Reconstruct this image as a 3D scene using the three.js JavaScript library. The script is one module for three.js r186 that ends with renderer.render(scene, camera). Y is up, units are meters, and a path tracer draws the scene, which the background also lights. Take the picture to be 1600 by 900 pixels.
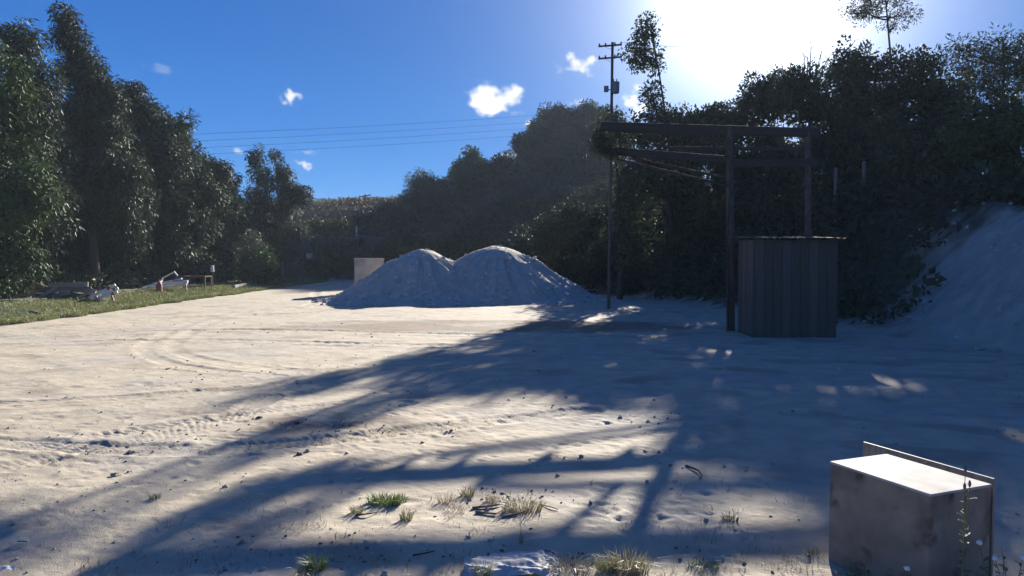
import * as THREE from 'three';
import { mergeGeometries, toCreasedNormals } from 'three/addons/utils/BufferGeometryUtils.js';
import { RoundedBoxGeometry } from 'three/addons/geometries/RoundedBoxGeometry.js';
import { ImprovedNoise } from 'three/addons/math/ImprovedNoise.js';

// ------------------------------------------------------------------ camera, sky, sun, exposure
const scene = new THREE.Scene();
const EYE = 2.0, FOV = 42, PITCH = 2.442 * Math.PI / 180;
const camera = new THREE.PerspectiveCamera(FOV, 16 / 9, 0.1, 1500);
camera.position.set(0, EYE, 0);
camera.rotation.x = -PITCH;
const EXPOSURE = 3.2;
const SUN = new THREE.Vector3(0.2981, 0.3204, -0.8991).normalize();
const sun = new THREE.DirectionalLight(new THREE.Color().setRGB(1, 0.935, 0.835), 4.8);
sun.position.copy(SUN).multiplyScalar(200);
sun.castShadow = true;
sun.shadow.mapSize.set(4096, 4096);
Object.assign(sun.shadow.camera, { left: -70, right: 70, top: 70, bottom: -70, near: 1, far: 500 });
scene.add(sun, sun.target);
const renderer = new THREE.WebGLRenderer({ antialias: true });
renderer.toneMapping = THREE.LinearToneMapping;
renderer.toneMappingExposure = EXPOSURE;
renderer.shadowMap.enabled = true;

const noise3 = new ImprovedNoise();
const N = (x, y, z = 0.37) => noise3.noise(x, y, z);
function fbm(x, y, z, oct) { let s = 0, a = 0.5; for (let i = 0; i < oct; i++) { s += a * N(x, y, z); x = x * 2.03 + 5.1; y = y * 2.03 + 1.7; z = z * 2.03 + 3.3; a *= 0.5; } return s; }
const clamp = (v, a, b) => Math.min(b, Math.max(a, v));
const ss = (a, b, v) => { const t = clamp((v - a) / (b - a), 0, 1); return t * t * (3 - 2 * t); };
const lerp = (a, b, t) => a + (b - a) * t;
function rng(seed) { let s = seed | 0; return () => { s = (s + 0x6d2b79f5) | 0; let t = Math.imul(s ^ (s >>> 15), 1 | s); t = (t + Math.imul(t ^ (t >>> 7), 61 | t)) ^ t; return ((t ^ (t >>> 14)) >>> 0) / 4294967296; }; }

// a bearing (degrees right of straight ahead) and a height (degrees above the horizon)
const towards = (az, el) => { az *= Math.PI / 180; el *= Math.PI / 180; return new THREE.Vector3(Math.sin(az) * Math.cos(el), Math.sin(el), -Math.cos(az) * Math.cos(el)); };
{
  const W = 4096, H = 2048, data = new Float32Array(W * H * 4);
  const levels = [[-90, .10, .2, .34], [0, .05, .35, .87], [4, .036, .32, .85], [9, .008, .215, .72], [15, .003, .155, .59], [24, .003, .11, .49], [45, .006, .08, .38], [90, .006, .07, .32]];
  // small fair-weather clouds: bearing, height, half width, half height (degrees), seed, density
  const clouds = [[-1.4, 11.6, 2.6, 1.5, 3, 1.2], [5.0, 13.9, 1.4, 1.05, 7, 1.1], [9.7, 11.3, 1.8, 1.25, 11, 1.6], [-16.2, 11.3, .75, .68, 17, 1.0],
    [-15.3, 6.6, .62, .4, 23, .8], [-20.0, 7.4, .5, .3, 29, .5], [-0.3, 7.5, 1.0, .45, 31, 1.1], [1.2, 9.8, .45, .4, 37, .9], [-15.0, 7.5, .8, .25, 41, .28], [-24.8, 12.6, 1.2, .4, 43, .16], [4.9, 11.4, .7, .35, 47, .5]]
    .map(([az, el, w, h, s, k]) => { const c = towards(az, el), r = new THREE.Vector3(-c.z, 0, c.x).normalize(); return { c, r, u: new THREE.Vector3().crossVectors(r, c), w: w * Math.PI / 180, h: h * Math.PI / 180, s, k }; });
  for (let j = 0; j < H; j++) {
    const el = ((j + .5) / H - .5) * Math.PI, deg = el * 180 / Math.PI, y = Math.sin(el), cy = Math.cos(el);
    let k = 0; while (k < levels.length - 2 && levels[k + 1][0] < deg) k++;
    const A = levels[k], B = levels[k + 1], t = clamp((deg - A[0]) / (B[0] - A[0]), 0, 1);
    for (let i = 0; i < W; i++) {
      const a = ((i + .5) / W - .5) * 2 * Math.PI, x = Math.cos(a) * cy, z = Math.sin(a) * cy;
      let r = lerp(A[1], B[1], t), g = lerp(A[2], B[2], t), b = lerp(A[3], B[3], t);
      const th = Math.acos(clamp(x * SUN.x + y * SUN.y + z * SUN.z, -1, 1)) * 180 / Math.PI;
      if (th < 70) {   // the bright air round the sun
        const w = 9 * Math.exp(-th / 2.0) + 2.9 * Math.exp(-th / 4.9), h = .24 * Math.exp(-th / 14);
        r += w + h * .8; g += w * .99 + h; b += w * .97 + h * 1.05;
      }
      if (deg > 2 && deg < 20 && z < 0) {
        for (const c of clouds) {
          const dx = (x * c.r.x + z * c.r.z) / c.w, dy = (x * c.u.x + y * c.u.y + z * c.u.z) / c.h;
          if (dx * dx + dy * dy > 2.6) continue;
          const n = fbm(dx * 1.3 + c.s, dy * 1.1, c.s * 1.7, 5), m = ss(.2, .85, 1 - Math.sqrt(dx * dx + dy * dy * (dy < 0 ? 1.5 : 1)) + n * 1.7) * Math.min(1, c.k);
          const l = .98 * Math.max(1, c.k);
          r = lerp(r, l * .97, m); g = lerp(g, l * .99, m); b = lerp(b, l * 1.02, m);
        }
      }
      const o = (j * W + i) * 4;
      data[o] = r / EXPOSURE; data[o + 1] = g / EXPOSURE; data[o + 2] = b / EXPOSURE; data[o + 3] = 1;
    }
  }
  const sky = new THREE.DataTexture(data, W, H, THREE.RGBAFormat, THREE.FloatType);
  sky.mapping = THREE.EquirectangularReflectionMapping; sky.magFilter = THREE.LinearFilter; sky.needsUpdate = true;
  scene.background = sky; scene.environment = sky;
}

// ------------------------------------------------------------------ measuring: photo bearing -> place
const FPX = 450 / Math.tan(FOV / 2 * Math.PI / 180), cp = Math.cos(-PITCH), sp = Math.sin(-PITCH);
const dirOf = (px, py) => { const x = (px - 800) / FPX, y = -(py - 450) / FPX; return [x, cp * y + sp, sp * y - cp]; };
const at = (px, py, d) => { const r = dirOf(px, py), k = d / -r[2]; return new THREE.Vector3(r[0] * k, EYE + r[1] * k, -d); };
const onGround = (px, py) => { const r = dirOf(px, py), k = -EYE / r[1]; return new THREE.Vector3(r[0] * k, 0, r[2] * k); };

// ------------------------------------------------------------------ naming
const taken = new Map();
function numbered(name) { const n = taken.get(name) ?? 0; taken.set(name, n + 1); return n ? `${name}_${String(n).padStart(3, '0')}` : name; }
function tag(o, label, category, group, kind) { o.userData.label = label; if (category) o.userData.category = category; if (group) o.userData.group = group; if (kind) o.userData.kind = kind; return o; }
function thing(name, label, category, x, y, z, turn = 0, group) { const o = new THREE.Group(); o.name = numbered(name); o.position.set(x, y, z); o.rotation.y = turn; scene.add(o); return tag(o, label, category, group); }
function part(name, geometry, material, parent) { const m = new THREE.Mesh(geometry, material); m.name = name; m.castShadow = m.receiveShadow = true; parent.add(m); return m; }
function single(name, geometry, material, label, category, group) { const m = part(numbered(name), geometry, material, scene); return tag(m, label, category, group); }
function structure(name, geometry, material) { const m = part(name, geometry, material, scene); m.userData.kind = 'structure'; return m; }

// ------------------------------------------------------------------ textures and materials
function tex(size, fill, srgb = true, rep = 1) {
  const d = new Uint8Array(size * size * 4);
  for (let j = 0; j < size; j++) for (let i = 0; i < size; i++) { const c = fill(i / size, j / size, i, j), o = (j * size + i) * 4; for (let k = 0; k < 3; k++) d[o + k] = clamp(Math.round((Array.isArray(c) ? c[k] : c) * 255), 0, 255); d[o + 3] = 255; }
  const t = new THREE.DataTexture(d, size, size); t.wrapS = t.wrapT = THREE.RepeatWrapping; t.magFilter = THREE.LinearFilter; t.repeat.set(rep, rep);
  if (srgb) t.colorSpace = THREE.SRGBColorSpace; t.needsUpdate = true; return t;
}
// noise that repeats over the unit square
function tile(u, v, f, seed, oct) { let s = 0, a = .5; for (let o = 0; o < oct; o++) { const F = f << o, x = u * F, y = v * F, wx = u, wy = v; s += a * ((1 - wx) * (1 - wy) * N(x, y, seed + o) + wx * (1 - wy) * N(x - F, y, seed + o) + (1 - wx) * wy * N(x, y - F, seed + o) + wx * wy * N(x - F, y - F, seed + o)); a *= .55; } return s; }
const grit = rng(5);
const gritField = Float32Array.from({ length: 512 * 512 }, () => grit());
const sandMap = tex(512, (u, v, i, j) => { const n = tile(u, v, 5, 2.2, 5), g = gritField[j * 512 + i]; let k = .87 + n * .22 + (g - .5) * .10; if (g > .988) k -= .22; return [k, k * .985 + .005, k * .96 + .01]; });
const sandBump = tex(512, (u, v, i, j) => .5 + tile(u, v, 7, 7.7, 6) * .75 + (gritField[(j * 512 + i + 999) % 262144] - .5) * .12, false);
const concreteMap = tex(512, (u, v, i, j) => { const n = tile(u, v, 3, 4.4, 6), m = tile(u, v, 9, 14.4, 4), g = gritField[j * 512 + i]; let k = .8 + n * .35 + (g - .5) * .06; if (m > .3) k -= (m - .3) * 1.1; return [k, k * .985, k * .96]; });
const concreteBump = tex(512, (u, v, i, j) => .55 + tile(u, v, 6, 9.1, 6) * .5 - (gritField[j * 512 + i] > .985 ? .3 : 0), false);
const woodMap = tex(256, (u, v) => { const n = tile(u, v, 2, 3.3, 3), s = N(v * 3 + n, u * 24, 2) * .2 + N(v * 6, u * 60, 6) * .12; const k = .78 + s + n * .15; return [k, k * .95, k * .9]; });
const barkMap = tex(256, (u, v) => { const n = tile(u, v, 3, 8.3, 4), s = tile(u, v, 10, 5.3, 3); let k = .75 + n * .5 + s * .3; return [k, k * .96, k * .9]; });
const rustMap = tex(256, (u, v) => { const n = tile(u, v, 4, 1.3, 5); const k = .75 + n * .6; return [k, k * (.9 - n * .2), k * .85]; });

const std = (r, g, b, rough = .9, extra = {}) => { const m = new THREE.MeshStandardMaterial({ roughness: rough, side: THREE.DoubleSide, ...extra }); m.color.setRGB(r, g, b); return m; };
const phys = (r, g, b, rough, extra = {}) => { const m = new THREE.MeshPhysicalMaterial({ roughness: rough, side: THREE.DoubleSide, ...extra }); m.color.setRGB(r, g, b); return m; };
const M = {
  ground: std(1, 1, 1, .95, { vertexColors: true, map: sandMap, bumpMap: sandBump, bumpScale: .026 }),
  heap: std(.61, .545, .46, .97, { map: sandMap, bumpMap: sandBump, bumpScale: .03 }),
  concrete: std(.34, .315, .285, .8, { map: concreteMap, bumpMap: concreteBump, bumpScale: .006 }),
  paleConcrete: std(.55, .52, .47, .8, { map: concreteMap, bumpMap: concreteBump, bumpScale: .006 }),
  glareTop: phys(.62, .61, .585, .8, { specularIntensity: .4, map: concreteMap, bumpMap: concreteBump, bumpScale: .002 }),  // block top: pale tone carries the sun glare in its colour
  timber: std(.15, .115, .095, .85, { map: woodMap }),
  timber2: std(.06, .048, .04, .85, { map: woodMap }),
  plank: std(.2, .16, .135, .85, { map: woodMap }),
  greyWood: std(.32, .27, .22, .9, { map: woodMap }),
  paleWood: std(.5, .45, .37, .85, { map: woodMap }),
  board: std(.42, .4, .36, .7, { map: woodMap }),
  bark: std(.13, .11, .085, .9, { map: barkMap }),
  paleBark: std(.48, .43, .36, .85, { map: barkMap }),
  darkBark: std(.09, .07, .05, .9, { map: barkMap }),
  pole: std(.16, .14, .125, .85, { map: barkMap }),
  steel: std(.16, .165, .17, .5, { metalness: .6 }),
  zinc: std(.3, .29, .28, .55, { metalness: .5, map: rustMap }),
  wire: std(.03, .03, .035, .6),
  white: std(.62, .61, .58, .55),
  red: std(.3, .075, .06, .6),
  rust: std(.2, .125, .085, .8, { map: rustMap }),
  blue: std(.06, .2, .42, .5),
  black: std(.02, .02, .02, .8),
  ceramic: std(.35, .2, .13, .4),
  plastic: phys(.46, .445, .41, .72, { transmission: .12, specularIntensity: .6 }),
  teal: phys(.04, .35, .33, .3),
  stone: std(.4, .36, .3, .95, { map: concreteMap }),
  clod: std(.36, .3, .225, .97),
  darkClod: std(.13, .1, .075, .97),
  leaf: phys(1, 1, 1, .66, { transmission: .25, specularIntensity: .3 }),
  grass: phys(1, 1, 1, .7, { transmission: .35 }),
};

// ------------------------------------------------------------------ the lie of the land (x, d metres ahead)
const BANK = [[-120, 66], [-20, 62], [0, 60], [3, 53], [4.9, 43], [6.6, 36], [8.8, 27.5], [10, 20], [10.3, 14.5], [11.2, 8.5], [13, 1], [15, -14], [16, -60]];
function bankDist(x, d) {
  let best = 1e9, sign = 1;
  for (let i = 0; i < BANK.length - 1; i++) {
    const [ax, ad] = BANK[i], [bx, bd] = BANK[i + 1], ux = bx - ax, ud = bd - ad, L = ux * ux + ud * ud, t = clamp(((x - ax) * ux + (d - ad) * ud) / L, 0, 1);
    const ex = x - ax - ux * t, ed = d - ad - ud * t, q = ex * ex + ed * ed;
    if (q < best - 1e-9) { best = q; sign = ux * ed - ud * ex > 0 ? 1 : -1; }
  }
  return sign * Math.sqrt(best);
}
const near = (x, d) => ss(24, 9, Math.hypot(x * .8, d));
// wheel tracks: points on the ground, half width, depth, lug pitch, strength of the lugs
const track = (pts, half, depth, pitch, lug) => { const c = new THREE.CatmullRomCurve3(pts.map(([x, d]) => new THREE.Vector3(x, 0, d))), p = c.getSpacedPoints(40).map((v) => [v.x, v.z]), len = c.getLength(); return { p, half, depth, pitch, lug, len, lo: [Math.min(...p.map((q) => q[0])) - 1, Math.min(...p.map((q) => q[1])) - 1], hi: [Math.max(...p.map((q) => q[0])) + 1, Math.max(...p.map((q) => q[1])) + 1] }; };
const TRACKS = [
  track([[-10.3, 27.5], [-9.6, 22.5], [-8.9, 19.2], [-8.2, 16.6], [-7.0, 14.6], [-5.6, 13.2], [-3.9, 12.4]], .16, .02, .2, .3),
  track([[-9.7, 27.6], [-9.0, 22.6], [-8.35, 19.4], [-7.7, 17.0], [-6.6, 15.1], [-5.2, 13.8], [-3.6, 13.0]], .16, .018, .2, .3),
  track([[-7.5, 8.3], [-5.4, 7.95], [-4.2, 7.7], [-3.2, 7.62], [-2.2, 7.95], [-1.0, 8.6], [1.0, 9.6]], .2, .032, .11, -1),
  track([[-5.2, 6.6], [-4.5, 7.4], [-3.9, 8.2], [-3.5, 9.2], [-3.4, 10.6]], .18, .03, .12, -1),
  track([[-3.15, 8.0], [-2.7, 8.5], [-2.1, 9.1], [-1.5, 10.0]], .2, .02, .15, .8),
  track([[-6.8, 6.2], [-5.6, 7.0], [-4.6, 8.2], [-3.0, 9.6], [-.5, 11]], .17, .02, .1, .8),
  track([[-8.5, 9.8], [-6, 10.2], [-3.5, 11.6], [-1, 13.6]], .2, .02, .12, -1),
  track([[-12, 24], [-9, 25.5], [-6, 28], [-5.5, 33], [-8, 40], [-10, 50], [-11, 57]], .2, .04, .2, .3),
  track([[-13, 21], [-10.8, 24], [-8.6, 27], [-8.5, 32], [-10.5, 40], [-12, 50], [-12.6, 57]], .2, .04, .2, .3),
  track([[-12.6, 16], [-10, 17.5], [-7, 17.8], [-3, 17], [2, 16.2]], .22, .03, .25, .4),
  track([[-12.9, 18.2], [-10, 19.7], [-7, 20.2], [-3, 19.4], [2, 18.4]], .22, .03, .25, .4),
];
const pr = rng(77);
const PRINTS = [];
const addPrints = (n, x0, x1, d0, d1, r0 = .04, r1 = .085) => { for (let i = 0; i < n; i++) PRINTS.push([lerp(x0, x1, pr()), lerp(d0, d1, pr()), lerp(r0, r1, pr()), pr() * 6.28, .4 + pr() * .6]); };
addPrints(260, -2.2, 2.4, 7.2, 9.4, .018, .05); addPrints(260, -4, 2, 4.6, 7, .012, .035); addPrints(40, -1.8, 2.2, 7.6, 9.4); addPrints(60, .5, 1.5, 5.5, 6.2, .03, .06); addPrints(420, -6.5, -.5, 4.8, 9, .015, .05); addPrints(40, -5.5, -.5, 5, 9); addPrints(300, -9, -1, 8, 14, .03, .06); addPrints(120, -9, 3, 9, 14, .05, .11); addPrints(60, .5, 2.1, 4.6, 6.5, .03, .06);
const printGrid = new Map();
for (const p of PRINTS) { const k = Math.floor(p[0] * 2) + ',' + Math.floor(p[1] * 2); if (!printGrid.has(k)) printGrid.set(k, []); printGrid.get(k).push(p); }
function trackHeight(x, d) {
  let h = 0;
  for (const t of TRACKS) {
    if (x < t.lo[0] || x > t.hi[0] || d < t.lo[1] || d > t.hi[1]) continue;
    let best = 9, along = 0;
    for (let i = 0; i < t.p.length - 1; i++) {
      const [ax, ad] = t.p[i], [bx, bd] = t.p[i + 1], ux = bx - ax, ud = bd - ad, L = ux * ux + ud * ud, k = clamp(((x - ax) * ux + (d - ad) * ud) / L, 0, 1), q = Math.hypot(x - ax - ux * k, d - ad - ud * k);
      if (q < best) { best = q; along = (i + k) / (t.p.length - 1) * t.len; }
    }
    if (best > t.half * 3) continue;
    const fade = ss(-.25, .25, N(x * .6, d * .6, t.len)) * .5 + .5;
    if (best < t.half) h -= fade * t.depth * (t.lug < 0 ? .5 + .5 * Math.cos(best / t.half * 17) : .55 + t.lug * .5 * Math.sin((along + best * .6) / t.pitch * 6.283)) * ss(t.half, t.half * .7, best);
    else h += fade * t.depth * .7 * ss(t.half * 2.6, t.half * 1.15, best) * ss(t.half, t.half * 1.2, best) * (.5 + .9 * Math.max(0, N(along * 5, best * 9, 3) + .3));
  }
  const gx = Math.floor(x * 2), gd = Math.floor(d * 2);
  for (let a = -1; a <= 1; a++) for (let b = -1; b <= 1; b++) {
    const cell = printGrid.get((gx + a) + ',' + (gd + b)); if (!cell) continue;
    for (const [px, pd, r, turn, k] of cell) {
      const ex = x - px, ed = d - pd, u = (ex * Math.cos(turn) + ed * Math.sin(turn)) / (r * 1.7), v = (-ex * Math.sin(turn) + ed * Math.cos(turn)) / r, q = Math.hypot(u, v);
      if (q < 1.7) h += r * (r < .055 ? .22 : .15) * k * (q < 1 ? -(1 - q * q) : .45 * Math.sin((q - 1) / .7 * Math.PI));
    }
  }
  return h;
}
function land(x, d, fine = true) {
  const s = bankDist(x, d);
  const wob = N(x * .22, d * .22, 4) * 1.2;
  let h = N(x * .13, d * .13, 1) * .05 * ss(3, 9, Math.hypot(x, d - 3)) + N(x * .5, d * .5, 2) * .012;
  const b = ss(-.4, 4.2, s + wob * .6);
  h += 3.5 * b + .075 * clamp(s - 3, 0, 90) * 1 + 2.6 * ss(14, 30, s) * ss(-34, -20, x) * ss(20, 2, x) * ss(45, 60, d);
  if (s > 0) h += b * ss(40, 10, s) * (fbm(x * .35, d * .35, 2, 3) * 1.1);
  if (s > 0 && d < 34 && x > 8) h += b * (-.35 * Math.abs(N(d * .9 + x * .15, x * .12, 5)) - .16 * Math.abs(N(d * 2.6, x * .4, 6)) + .1 * N(x * 2.2, d * 2.2, 15));
  h += 4.5 * ss(66, 104, d) * ss(-7, 5, x) * ss(60, 20, x);
  h += 12 * ss(150, 330, d) * (1 + .25 * N(x * .012, d * .01, 7));
  const v = -14.7 - x + N(d * .3, 1, 6) * .5;                        // into the verge on the left
  if (v > 0 && d < 64) h += .22 * ss(0, 2.4, v) + .02 * clamp(v - 2, 0, 40);
  if (!fine || d > 70) return h;
  const k = ss(64, 20, d) * (1 - b);
  h += N(x * 1.7, d * 1.7, 9) * .012 * k;
  const n = near(x, d);
  if (n > 0) {
    const rough = ss(-.15, .35, N(x * .55, d * .55, 12)) * .8 + .3;
    h += n * rough * (N(x * 4.3, d * 4.3, 3) * .002 + N(x * 10, d * 10, 5) * .003 + Math.max(0, N(x * 19, d * 19, 8)) * .0075 - Math.max(0, N(x * 12, d * 15, 18) - .25) * .016);
  }
  if (k > .05) h += trackHeight(x, d);
  return h;
}
// ------------------------------------------------------------------ the ground: one sheet
{
  const xs = [], ds = [];
  { let x = 0; const half = [0]; while (x < 420) { x += x < 3.6 ? .036 : x < 45 ? .036 + (x - 3.6) * .0135 : .6 + (x - 45) * .07; half.push(x); } for (let i = half.length - 1; i > 0; i--) xs.push(-half[i]); xs.push(...half); }
  { let d = -60; while (d < 520) { ds.push(d); d += d < 3 ? Math.max(.25, -d * .12) : d < 3.9 ? .15 : d < 10 ? .036 : d < 70 ? .036 + (d - 10) * .0072 : .47 + (d - 70) * .045; } ds.push(520); }
  const nx = xs.length, nd = ds.length, pos = new Float32Array(nx * nd * 3), uv = new Float32Array(nx * nd * 2), col = new Float32Array(nx * nd * 3), idx = [];
  for (let j = 0; j < nd; j++) for (let i = 0; i < nx; i++) {
    const x = xs[i], d = ds[j], o = j * nx + i, s = bankDist(x, d);
    pos.set([x, land(x, d), -d], o * 3); uv.set([x / 1.9, d / 1.9], o * 2);
    // what lies there: pale sand, damp brownish patches, turf soil, litter under trees, pale bank painted for the flare blur
    const e = N(x * .9, d * .9, 21) * .5 + N(x * 2.6, d * 2.6, 22) * .35 + N(x * 7, d * 7, 25) * .2;
    let c = [.545, .47, .35];
    const warm = N(x * .35, d * .2, 30); c = [c[0] * (1 + warm * .1), c[1] * (1 + warm * .07), c[2] * (1 + warm * .02)];
    const tan = ss(.0, .4, Math.exp(-(((x + .6) / 6.5) ** 2) - ((d - 21.4) / 2.1) ** 2) * 1.3 - .35 + e * .45); c = mixc(c, [.21, .145, .08], tan * .88);
    const dirt = ss(.05, .5, Math.exp(-(((x + 1.9) / 1.7) ** 2) - ((d - 8.7) / .8) ** 2) * 1.0 - .5 + e * .9); c = mixc(c, [.21, .155, .115], dirt * .75);
    const dirt2 = ss(.12, .5, N(x * .8, d * 1.1, 41) + e * .6 - .05); c = mixc(c, [.28, .225, .16], dirt2 * .55);
    const grey = ss(.1, .45, N(x * .45, d * .7, 44) + e * .5); c = mixc(c, [.45, .42, .37], grey * .5);
    const v = -14.7 - x + N(d * .3, 1, 6) * .5 + e * .8;
    if (d < 64 && d > -60) { c = mixc(c, [.10, .105, .045], ss(-.15, .25, v)); c = mixc(c, [.075, .065, .045], ss(2.9, 4.2, v)); }
    const under = ss(-.2, .5, s + e * 1.2 + N(x * .22, d * .22, 4) * .7), bare = ss(0, .35, Math.exp(-(((x - 12.3) / 3.4) ** 2) - ((d - 16) / 7) ** 2) * 1.5 - .55 + e * .5);  // bare: pale bank colour painted in for the flare blur at the right
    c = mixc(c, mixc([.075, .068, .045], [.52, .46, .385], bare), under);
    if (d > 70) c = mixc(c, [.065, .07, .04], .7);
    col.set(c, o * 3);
    if (i < nx - 1 && j < nd - 1) idx.push(o, o + 1, o + nx, o + 1, o + nx + 1, o + nx);
  }
  const g = new THREE.BufferGeometry();
  g.setAttribute('position', new THREE.BufferAttribute(pos, 3)); g.setAttribute('uv', new THREE.BufferAttribute(uv, 2)); g.setAttribute('color', new THREE.BufferAttribute(col, 3));
  g.setIndex(idx); g.computeVertexNormals();
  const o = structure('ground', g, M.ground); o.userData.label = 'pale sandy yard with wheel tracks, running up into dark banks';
  console.log('ground', nx, nd);
}
function mixc(a, b, t) { return [lerp(a[0], b[0], t), lerp(a[1], b[1], t), lerp(a[2], b[2], t)]; }

// ------------------------------------------------------------------ shapes
const UPV = new THREE.Vector3(0, 1, 0), tmpM = new THREE.Matrix4(), tmpQ = new THREE.Quaternion();
function bar(a, b, w, h = w) {   // a squared bar between two points
  const L = a.distanceTo(b), g = new RoundedBoxGeometry(w, L, h, 1, Math.min(w, h) * .12);
  tmpQ.setFromUnitVectors(UPV, b.clone().sub(a).normalize()); g.applyMatrix4(tmpM.compose(a.clone().add(b).multiplyScalar(.5), tmpQ, new THREE.Vector3(1, 1, 1))); return g;
}
function rod(pts, r0, r1 = r0, sides = 7, seg) {   // a tapering round limb through points
  const curve = pts.length > 2 ? new THREE.CatmullRomCurve3(pts) : new THREE.LineCurve3(pts[0], pts[1]), n = seg ?? Math.max(2, (pts.length - 1) * 4), g = new THREE.TubeGeometry(curve, n, 1, sides, false), p = g.attributes.position;
  const c = new THREE.Vector3(), v = new THREE.Vector3();
  for (let i = 0; i <= n; i++) { curve.getPointAt(i / n, c); const r = lerp(r0, r1, i / n); for (let j = 0; j <= sides; j++) { const k = i * (sides + 1) + j; v.fromBufferAttribute(p, k).sub(c).multiplyScalar(r).add(c); p.setXYZ(k, v.x, v.y, v.z); } }
  const caps = [0, 1].map((e) => { const q = new THREE.CircleGeometry(Math.max(.001, e ? r1 : r0), sides), t = curve.getTangentAt(e); if (!e) t.negate(); tmpQ.setFromUnitVectors(new THREE.Vector3(0, 0, 1), t); q.applyMatrix4(tmpM.compose(curve.getPointAt(e), tmpQ, new THREE.Vector3(1, 1, 1))); return q; });
  const m = mergeGeometries([g, ...caps]); return m;
}
const V = (x, y, z) => new THREE.Vector3(x, y, z);
function lump(r, seed, rough = .35, flat = .7, detail = 2) { const g = new THREE.IcosahedronGeometry(r, detail), p = g.attributes.position; for (let i = 0; i < p.count; i++) { const x = p.getX(i), y = p.getY(i), z = p.getZ(i), k = 1 + rough * (N(x / r * 1.3 + seed, y / r * 1.3, z / r * 1.3) + .5 * N(x / r * 3 + seed, y / r * 3, z / r * 3)); p.setXYZ(i, x * k, y * k * flat, z * k); } g.computeVertexNormals(); return g; }

// ------------------------------------------------------------------ leaves and trees
function leafClump(seed, n, R, len, wid, droop) {
  const r = rng(seed), pos = [], idx = [], v = new THREE.Vector3(), dir = new THREE.Vector3(), side = new THREE.Vector3(), nor = new THREE.Vector3();
  for (let i = 0; i < n; i++) {
    do v.set(r() * 2 - 1, r() * 2 - 1, r() * 2 - 1); while (v.lengthSq() > 1);
    dir.copy(v).normalize().multiplyScalar(.6).add(V((r() - .5) * .9, (r() - .5) * .8 - droop, (r() - .5) * .9)).normalize();
    v.multiplyScalar(R);
    side.set(r() - .5, r() - .5, r() - .5).cross(dir).normalize(); nor.crossVectors(side, dir);
    const L = len * (.65 + r() * .7), w = wid * (.7 + r() * .6), k = pos.length / 3;
    const q = (t, s, f) => { const p = v.clone().addScaledVector(dir, L * t).addScaledVector(side, w * s).addScaledVector(nor, f); pos.push(p.x, p.y, p.z); };
    q(0, 0, 0); q(.42, .5, w * .25); q(1, 0, -L * .1); q(.42, -.5, w * .25);
    idx.push(k, k + 1, k + 2, k, k + 2, k + 3);
  }
  const g = new THREE.BufferGeometry(); g.setAttribute('position', new THREE.Float32BufferAttribute(pos, 3)); g.setIndex(idx); g.computeVertexNormals(); return g;
}
const CLUMP = { gum: [1, 2, 3].map((s) => leafClump(s * 91, 56, .44, .22, .062, .5)), broad: [4, 5, 6].map((s) => leafClump(s * 57, 52, .44, .155, .09, .1)), fine: [7, 8].map((s) => leafClump(s * 33, 44, .4, .16, .05, .1)), bare: [9].map((s) => leafClump(s * 13, 8, .35, .2, .03, .2)) };
const COLOURS = { gum: [[.045, .062, .032], [.06, .078, .042], [.035, .052, .03]], dark: [[.05, .068, .032], [.065, .082, .038], [.042, .06, .03]], green: [[.06, .1, .03], [.08, .125, .038], [.045, .08, .026]], olive: [[.085, .1, .045], [.07, .085, .035], [.1, .11, .055]], pale: [[.12, .135, .09], [.09, .11, .06], [.15, .155, .11]] };
const one = new THREE.Vector3(1, 1, 1), eul = new THREE.Euler();
// fill blobs [centre, rx, ry, rz] with leaf clumps; origin is subtracted
function crown(blobs, origin, kind, colours, density, seed, size = 1) {
  const r = rng(seed), places = [], p = new THREE.Vector3();
  for (const [c, rx, ry, rz] of blobs) {
    const R = Math.cbrt(rx * ry * rz), subs = [], m = Math.round(clamp(12 + R * 11, 12, 48));
    for (let i = 0; i < m; i++) { const a = r() * 6.283, u = r() * 2 - 1, q = (.3 + .58 * Math.sqrt(r())) * (r() < .12 ? 1.22 : 1), s = Math.sqrt(1 - u * u); subs.push([c.x + rx * q * s * Math.cos(a), c.y + ry * q * u, c.z + rz * q * s * Math.sin(a), (.15 + .26 * r())]); }
    const n = Math.round(density * 46 * Math.pow(R, 2.25));
    for (let i = 0; i < n; i++) {
      const b = subs[Math.floor(r() * m)]; do p.set(r() * 2 - 1, r() * 2 - 1, r() * 2 - 1); while (p.lengthSq() > 1);
      p.normalize().multiplyScalar(Math.pow(r(), .5)); places.push([b[0] + p.x * b[3] * rx - origin.x, b[1] + p.y * b[3] * ry * 1.05 - origin.y, b[2] + p.z * b[3] * rz - origin.z]);
    }
  }
  const geos = CLUMP[kind], out = [];
  geos.forEach((g, gi) => {
    const mine = places.filter((_, i) => i % geos.length === gi); if (!mine.length) return;
    const im = new THREE.InstancedMesh(g, M.leaf, mine.length), col = new THREE.Color();
    mine.forEach((q, i) => {
      eul.set((r() - .5) * .7, r() * 6.283, (r() - .5) * .7); const s = size * (.75 + r() * .55);
      im.setMatrixAt(i, tmpM.compose(p.set(...q), tmpQ.setFromEuler(eul), one.clone().multiplyScalar(s)));
      const k = colours[Math.floor(r() * colours.length)], j = .8 + r() * .45; im.setColorAt(i, col.setRGB(k[0] * j, k[1] * j, k[2] * j));
    });
    im.castShadow = im.receiveShadow = true; out.push(im);
  });
  return out;
}
let seedTree = 100;
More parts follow.
